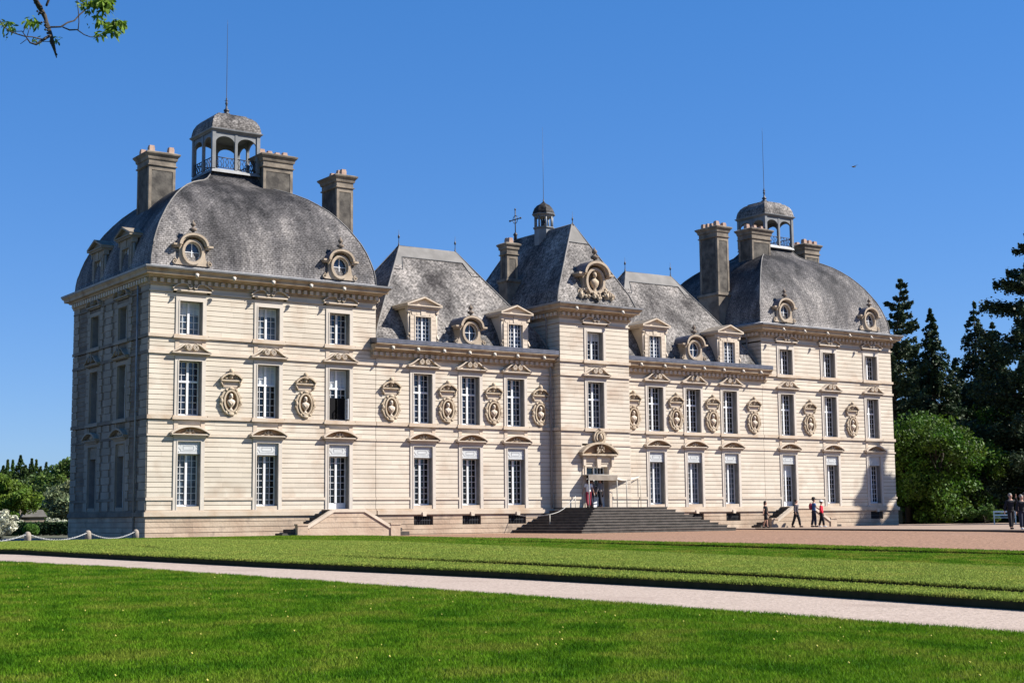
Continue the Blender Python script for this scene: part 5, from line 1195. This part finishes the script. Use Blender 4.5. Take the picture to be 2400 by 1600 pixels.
# overhanging chestnut branch, top left, grown from a tree outside the picture
def cpt(px, py, d):
    r2 = (px-1200)/3410.85; u2 = (800-py)/3410.85; return CAMP+(X2*r2+U2*u2+Fv)*d
def chestnut():
    D = 12.0; base = at(-1500, 12); e = empty('chestnut_tree', (base[0], base[1], g(base[1]))); tag(e, 'bare twigged branch with young green leaves hanging into the upper left corner', 'tree'); o0_ = Vector((base[0], base[1], g(base[1])))
    b_ = MB(); P_ = lambda px, py, dd=0: tuple(cpt(px/7.35, py/7.35, D+dd)-o0_)
    s_ = D/3410.85/7.35                          # metres per crop pixel
    def br(pts, r): b_.tube([P_(*p) for p in pts], [q_*s_ for q_ in r], 7)
    br([(-900, -2600, -.5), (200, -1400, -.2), (540, -500, 0), (610, 0, 0), (680, 130, .05), (760, 260, .1), (820, 430, .05), (880, 600, 0), (910, 760, 0), (945, 880, 0), (975, 1000, 0)], [200, 110, 60, 44, 46, 42, 34, 30, 36, 22, 8])
    br([(860, 470, .05), (950, 468, .1), (1050, 465, .1), (1170, 390, .2), (1280, 360, .25), (1380, 250, .3), (1500, 150, .35), (1560, 80, .4), (1640, 20, .4)], [16, 16, 15, 14, 13, 13, 14, 12, 8])
    br([(1080, 470, .1), (1200, 520, .1), (1330, 515, .1), (1450, 600, .1), (1560, 640, .1), (1700, 640, .15), (1820, 600, .2), (1940, 490, .2), (2020, 420, .2)], [12, 14, 12, 9, 8, 9, 10, 10, 6])
    br([(1345, 515, .1), (1360, 380, .1), (1350, 200, .1), (1330, 40, .1), (1320, -100, .1)], [9, 8, 8, 8, 8])
    br([(870, 610, 0), (770, 670, -.1), (620, 770, -.15), (520, 740, -.15), (450, 640, -.2), (380, 540, -.2), (230, 545, -.2)], [26, 26, 20, 14, 10, 8, 5])
    br([(720, 680, -.1), (560, 640, -.1), (430, 630, -.2), (330, 600, -.2), (180, 550, -.3), (60, 460, -.3), (0, 360, -.3), (-60, 250, -.3)], [14, 10, 10, 11, 10, 8, 8, 6])
    br([(460, 680, -.15), (350, 760, -.15)], [7, 5]); br([(470, 620, -.15), (510, 480, -.15)], [7, 6]); br([(400, 560, -.2), (430, 480, -.2)], [7, 6])
    br([(800, 100, .05), (840, 0, .1), (900, -150, .1)], [20, 22, 22]); br([(1540, 120, .35), (1400, 20, .35), (1250, -120, .3)], [14, 14, 14]); br([(870, 720, 0), (720, 720, 0)], [7, 5])
    b_.tube([(0, 0, -.3), (.1, .1, 2), (0, 0, 4.5), Vector(P_(-900, -2600, -.5))], [.35, .28, .22, .15], 10)
    for k in range(30):
        t = RNG.random(); px, py = 610+360*t+RNG.normal(0, 25), 950*t+RNG.normal(0, 15); b_.ball(P_(px, py, 0), .006+.008*RNG.random(), seg=6, rings=4)
    b_.build('branch', 'bark', e)
    # leaves: hands of drooping leaflets
    V = []; F = []
    def leaf(c, dr, L, W):
        dr = dr.normalized(); sd_ = dr.cross(Vector(RNG.normal(size=3))).normalized(); n_ = dr.cross(sd_); o = len(V)
        for t, w_, dp in ((0, .1, 0), (.3, .7, .03), (.65, 1, .0), (.88, .55, -.05), (1, 0.02, -.1)):
            c0 = c+dr*L*t+n_*dp*L-Vector((0, 0, .25*L*t*t)); V.append(tuple(c0-sd_*W*w_/2)); V.append(tuple(c0+sd_*W*w_/2))
        for i in range(4): F.append((o+2*i, o+2*i+1, o+2*i+3, o+2*i+2))
    spots = [(130, 400, 9, 1), (200, 470, 7, .9), (60, 400, 4, .8), (480, 370, 9, 1.1), (600, 380, 8, 1), (540, 330, 5, .8), (650, 690, 7, .7), (950, 690, 3, .7), (1010, 660, 4, 1.1), (1400, 80, 8, 1), (1500, 20, 7, 1), (1640, 60, 10, 1.2), (1750, 40, 12, 1.4), (1850, 60, 12, 1.5), (1800, 130, 9, 1.3), (1880, 0, 8, 1.3), (1530, 190, 5, .8), (1680, 260, 9, 1), (1720, 350, 10, 1.1), (1830, 420, 8, 1), (1960, 440, 10, 1.2), (2030, 370, 11, 1.2), (2110, 380, 8, 1.2), (1720, 590, 9, 1), (1780, 560, 5, 1), (1960, 540, 6, 1.2), (2050, 520, 5, 1), (120, 580, 2, .8), (1560, 400, 2, .5), (1600, 20, 8, 1.2), (1700, -40, 10, 1.4)]
    for (px, py, n, sc_) in spots:
        for k in range(n*2):
            c = Vector(P_(px+RNG.normal(0, 32), py+RNG.normal(0, 26), RNG.normal(0, .05))); dv = Vector(RNG.normal(size=3)); dv.z = dv.z*.5-.55
            leaf(c, dv, RNG.uniform(80, 145)*s_*sc_, RNG.uniform(30, 50)*s_*sc_)
    b_ = MB(); b_.add(V, F, smooth=True); b_.build('leaves', 'chestnut_leaf', e)
chestnut()

# ================================================================== benches, bird
def bench():
    e = empty('bench', (0, 0, 0)); b_ = MB()
    for x in (-.7, .7): b_.box(x-.03, x+.03, -.22, -.16, 0, .45); b_.box(x-.03, x+.03, .18, .24, 0, .92); b_.box(x-.03, x+.03, -.22, .24, .60, .65); b_.box(x-.03, x+.03, -.22, -.16, .45, .60)
    b_.build('bench_frame', 'bench_paint', e); s_ = MB(); s_.box(-.75, .75, -.25, -.02, .43, .47); s_.box(-.75, .75, .0, .17, .43, .47); s_.build('seat', 'bench_paint', e)
    k = MB(); k.box(-.75, .75, .2401, .27, .80, .92); k.box(-.75, .75, .2401, .27, .58, .68); k.build('backrest', 'bench_paint', e); return e
be = bench(); be.location = (*at(2342, 101), .03); be.rotation_euler.z = R(-52); tag(be, 'white slatted garden bench between the round shrub and the standing couple', 'bench', 'white benches at the wood edge')
b2_ = copy_tree(be, None, (*at(2407, 101), .03), R(-52)); b2_['label'] = 'white garden bench cut off by the right edge of the picture'
b_ = MB(); b_.ball((0, 0, 0), .25, .08, .08, 8, 5); b_.add([(-.1, 0, .03), (.12, 0, .03), (.0, .7, .22), (-.08, .65, .2)], [(0, 1, 2, 3)]); b_.add([(-.1, 0, .03), (.12, 0, .03), (.0, -.7, .1), (-.08, -.65, .08)], [(0, 1, 2, 3)]); b_.ball((.3, 0, .03), .07, .06, .06, 6, 4)
o = b_.build('bird', 'urn_stone', None, tuple(cpt(2000, 391, 160))); tag(o, 'tiny dark bird flying in the blue sky right of the lantern', 'bird')

# ================================================================== PEOPLE
mat('skin_tone', (.42, .24, .17), .6); mat('hair_dark', (.02, .015, .012), .7); mat('hair_grey', (.20, .185, .165), .7)
for n_, c in (('cloth_black', (.012, .012, .016)), ('cloth_charcoal', (.055, .05, .06)), ('cloth_blue', (.04, .10, .25)), ('cloth_navy', (.015, .018, .035)), ('cloth_red', (.68, .02, .045)), ('cloth_white', (.72, .70, .68)), ('cloth_grey', (.18, .18, .21)), ('cloth_purple', (.08, .06, .12)), ('shoe_white', (.7, .7, .66)), ('cloth_pattern', (.16, .15, .15)), ('backpack_red', (.25, .03, .05))): mat(n_, c, .9)
def skin(name, verts, edges, rad, material, parent, root=0, sub=1):
    me = bpy.data.meshes.new(name); me.from_pydata(verts, edges, []); me.materials.append(MT[material]); o = bpy.data.objects.new(name, me); COL.objects.link(o); o.parent = parent
    md = o.modifiers.new('skin', 'SKIN'); md.use_smooth_shade = True
    sv = me.skin_vertices[0].data if me.skin_vertices else None
    if sv is None:
        me.attributes; bpy.context.view_layer.objects.active = o; sv = me.skin_vertices[0].data
    for i, r_ in enumerate(rad): sv[i].radius = r_ if isinstance(r_, tuple) else (r_, r_)
    for i in range(len(verts)): sv[i].use_root = (i == root)
    if sub: s2 = o.modifiers.new('sub', 'SUBSURF'); s2.levels = sub; s2.render_levels = sub
    return o
def person(label, x, y, z, rz, h=1.72, top='cloth_black', bottom='cloth_black', shoes='cloth_black', hair='hair_dark', legs=(0.12, -.12), arms=((-.1, 0.05, .0), (.1, .05, 0)), bare_legs=False, hat=None, jacket_len=0, backpack=None, lean=0, long_sleeve=True, group=None, hand_up=None, hairlong=False, head_turn=0):
    """local frame: faces -y. legs = forward offsets of the two feet; arms = hand offsets (side, fwd, up) from the hanging pose"""
    e = empty('person', (x, y, z), rz); tag(e, label, 'person', group); k = h/1.75; e.scale = (k, k, k)
    hip, ch, nk = .93, 1.28, 1.48; ly = -lean
    V = [(0, 0, hip), (0, ly*.4, 1.12), (0, ly*.8, ch), (0, ly, 1.44), (0, ly-.01, 1.52), (0, ly-.015, 1.60), (0, ly-.02, 1.67), (0, ly-.015, 1.72)]
    E_ = [(i, i+1) for i in range(7)]; Rd = [(.155, .11), (.135, .10), (.16, .11), (.085, .07), (.055, .055), (.075, .085), (.085, .098), (.06, .07)]
    nose = len(V); V.append((0, ly-.125, 1.635)); E_.append((5, nose)); Rd.append(.016)
    A = {}
    def add(p, r_, par): V.append(p); Rd.append(r_); E_.append((par, len(V)-1)); return len(V)-1
    for s_, (ax_, af, au), fo in ((-1, arms[0], legs[0]), (1, arms[1], legs[1])):
        sh = add((s_*.18, ly, 1.40), .06, 3)
        if hand_up and hand_up[0] == s_: el = add((s_*.27, ly-.12, 1.30), .042, sh); wr = add((s_*.17, ly-.25, 1.58), .028, el); hd = (0, -.03, .09)
        else: el = add((s_*(.24)+ax_*.5, ly-af*.4+.03, 1.12+au*.4), .042, sh); wr = add((s_*.26+ax_, ly-af, .89+au), .029, el); hd = None
        w_ = Vector(V[wr]); d = (w_-Vector(V[el])).normalized() if not hd else Vector(hd).normalized()
        sdv = Vector((0, 1, 0)) if abs(d.y) < .8 else Vector((1, 0, 0)); pm = add(tuple(w_+d*.05), (.036, .018), wr)
        for fi, (so_, ln_) in enumerate(((-.028, .07), (-.010, .082), (.010, .078), (.028, .06))):
            f1_ = add(tuple(w_+d*.09+sdv*so_), .0095, pm); f2_ = add(tuple(w_+d*(.09+ln_*.5)+sdv*so_-Vector((s_*.008, 0, 0))), .009, f1_); add(tuple(w_+d*(.09+ln_*.9)+sdv*so_-Vector((s_*.025, 0, 0))), .008, f2_)
        t1 = add(tuple(w_+d*.04-sdv*.045), .010, pm); add(tuple(w_+d*.075-sdv*.06), .009, t1)
        A[s_] = (sh, el, wr)
        hp = add((s_*.09, 0, .88), .10, 0); kn = add((s_*.10, -fo*.6-.02, .49), .062, hp); an = add((s_*.10, -fo+(.05 if fo < 0 else 0), .09), .04, kn); ft = add((s_*.11, -fo-.13, .035), (.04, .03), an)
        A[('l', s_)] = (hp, kn, an, ft)
    skin('body', V, E_, Rd, 'skin_tone', e)
    def ch_(ids, grow, extra=None): return [V[i] for i in ids], [((Rd[i][0]+grow, Rd[i][1]+grow) if isinstance(Rd[i], tuple) else (Rd[i]+grow, Rd[i]+grow)) for i in ids]
    # shirt
    ids = [0, 1, 2, 3]; vs, rs = ch_(ids, .034); ed = [(0, 1), (1, 2), (2, 3)]; vs = list(vs); rs = list(rs); vs[0] = (0, 0, hip-.09-jacket_len); 
    if jacket_len: rs[0] = (.19, .15)
    for s_ in (-1, 1):
        sh, el, wr = A[s_]; n = len(vs); vs.append(V[sh]); rs.append((.082, .082)); ed.append((3, n))
        if long_sleeve: vs += [V[el], V[wr]]; rs += [(.070, .070), (.052, .052)]; ed += [(n, n+1), (n+1, n+2)]
        else: vs.append(tuple((Vector(V[sh])*.35+Vector(V[el])*.65))); rs.append((.065, .065)); ed.append((n, n+1))
    skin('jacket' if long_sleeve else 'shirt', vs, ed, rs, top, e)
    # trousers
    vs = [(0, 0, hip+.13)]; rs = [(.15, .112)]; ed = []
    for s_ in (-1, 1):
        hp, kn, an, ft = A[('l', s_)]; n = len(vs); vs += [V[hp], V[kn]]; rs += [(.125, .125), (.096, .096)]; ed += [(0, n), (n, n+1)]
        if bare_legs: rs[-1] = (.095, .095)
        else: vs.append(V[an]); rs.append((.082, .082)); ed.append((n+1, n+2))
    skin('shorts' if bare_legs else 'trousers', vs, ed, rs, bottom, e)
    b_ = MB()
    for s_ in (-1, 1):
        a_ = Vector(V[A[('l', s_)][2]]); b_.ball((a_.x, a_.y-.07, .045), .052, .145, .05, 10, 6)
    b_.build('shoes', shoes, e)
    b_ = MB(); b_.ball((0, ly+.015, 1.69), .098, .105, .105, 12, 8); 
    if hairlong: b_.ball((0, ly+.06, 1.58), .09, .06, .13, 10, 6)
    b_.build('hair', hair, e)
    b_ = MB()
    for s_ in (-1, 1): b_.ball((s_*.034, ly-.108, 1.665), .012, .008, .008, 6, 4)
    b_.build('eyes', 'cloth_black', e)
    if hat:
        b_ = MB(); b_.lathe([(.15, 1.72), (.15, 1.73), (.108, 1.735), (.10, 1.80), (.06, 1.83), (.01, 1.835)], (0, ly-.0, 0), 14); b_.ball((0, ly-.12, 1.725), .08, .08, .012, 8, 4); b_.build('hat', hat, e)
    if backpack:
        b_ = MB(); b_.ball((0, ly+.20, 1.25), .15, .10, .22, 10, 8); b_.build('backpack', backpack, e)
    return e
PZ = .035
def face(px, py): return math.atan2(0, 1)
GR = 'visitors in front of the right pavilion'
person('person in black t-shirt and shorts walking alone left of the right stair', 12.55, -2.0, PZ, R(30), 1.66, 'cloth_black', 'cloth_black', 'cloth_black', legs=(.14, -.16), bare_legs=True, long_sleeve=False, arms=((-.12, -.05, .05), (.05, .1, 0)), group=GR, hairlong=True)
person('person in a long dark grey jacket walking in front of the right stair', 15.1, -2.2, PZ, R(20), 1.76, 'cloth_charcoal', 'cloth_black', 'cloth_black', legs=(-.22, .2), jacket_len=.12, arms=((-.14, .12, .04), (.06, -.1, .0)), group=GR)
person('person in a blue shirt and dark cap with a with a backpack, arm stretched out', 16.5, -2.4, PZ, R(60), 1.84, 'cloth_blue', 'cloth_navy', 'cloth_black', hat='cloth_black', legs=(.05, -.08), arms=((-.2, .25, .15), (.05, .0, 0)), backpack='backpack_red', group=GR, long_sleeve=False)
person('person in a bright red jacket and pale cap beside the one in blue', 16.55, -3.0, PZ, R(35), 1.66, 'cloth_red', 'cloth_black', 'shoe_white', hat='cloth_white', legs=(.16, -.14), jacket_len=.04, arms=((-.08, .15, .02), (.03, .05, 0)), group=GR)
px_, py_ = at(2362, 72); GC = 'visitors standing on the gravel at the right edge'
person('grey haired person in black at the right edge, one hand raised to the face', px_-.05, py_+.1, PZ, R(-25), 1.72, 'cloth_black', 'cloth_black', 'cloth_black', 'hair_grey', hand_up=(1,), group=GC)
px_, py_ = at(2382, 70.5)
person('person in black with white shoes, hand raised, in the middle of the right edge trio', px_, py_, PZ-.0, R(-20), 1.64, 'cloth_black', 'cloth_navy', 'shoe_white', 'hair_grey', hand_up=(1,), legs=(.05, .0), group=GC, hairlong=False)
px_, py_ = at(2390, 72.5)
person('bare armed person in black half hidden behind the one with white shoes', px_, py_, PZ, R(-30), 1.76, 'cloth_black', 'cloth_black', 'cloth_black', 'hair_dark', hand_up=(1,), long_sleeve=False, group=GC)
GD_ = 'visitors in the doorway'
person('person in white top and red trousers at the left of the doorway', -.82, -.95, 1.385, R(160), 1.66, 'cloth_white', 'backpack_red', 'cloth_black', long_sleeve=False, group=GD_, hairlong=True)
person('person in grey blue top and dark trousers in the middle of the doorway', -.42, -.75, 1.385, R(185), 1.66, 'cloth_grey', 'cloth_navy', 'cloth_black', long_sleeve=True, group=GD_)
person('tall person in patterned dark jacket and black trousers at the right of the doorway', .06, -.95, 1.385, R(200), 1.72, 'cloth_pattern', 'cloth_black', 'cloth_black', group=GD_)
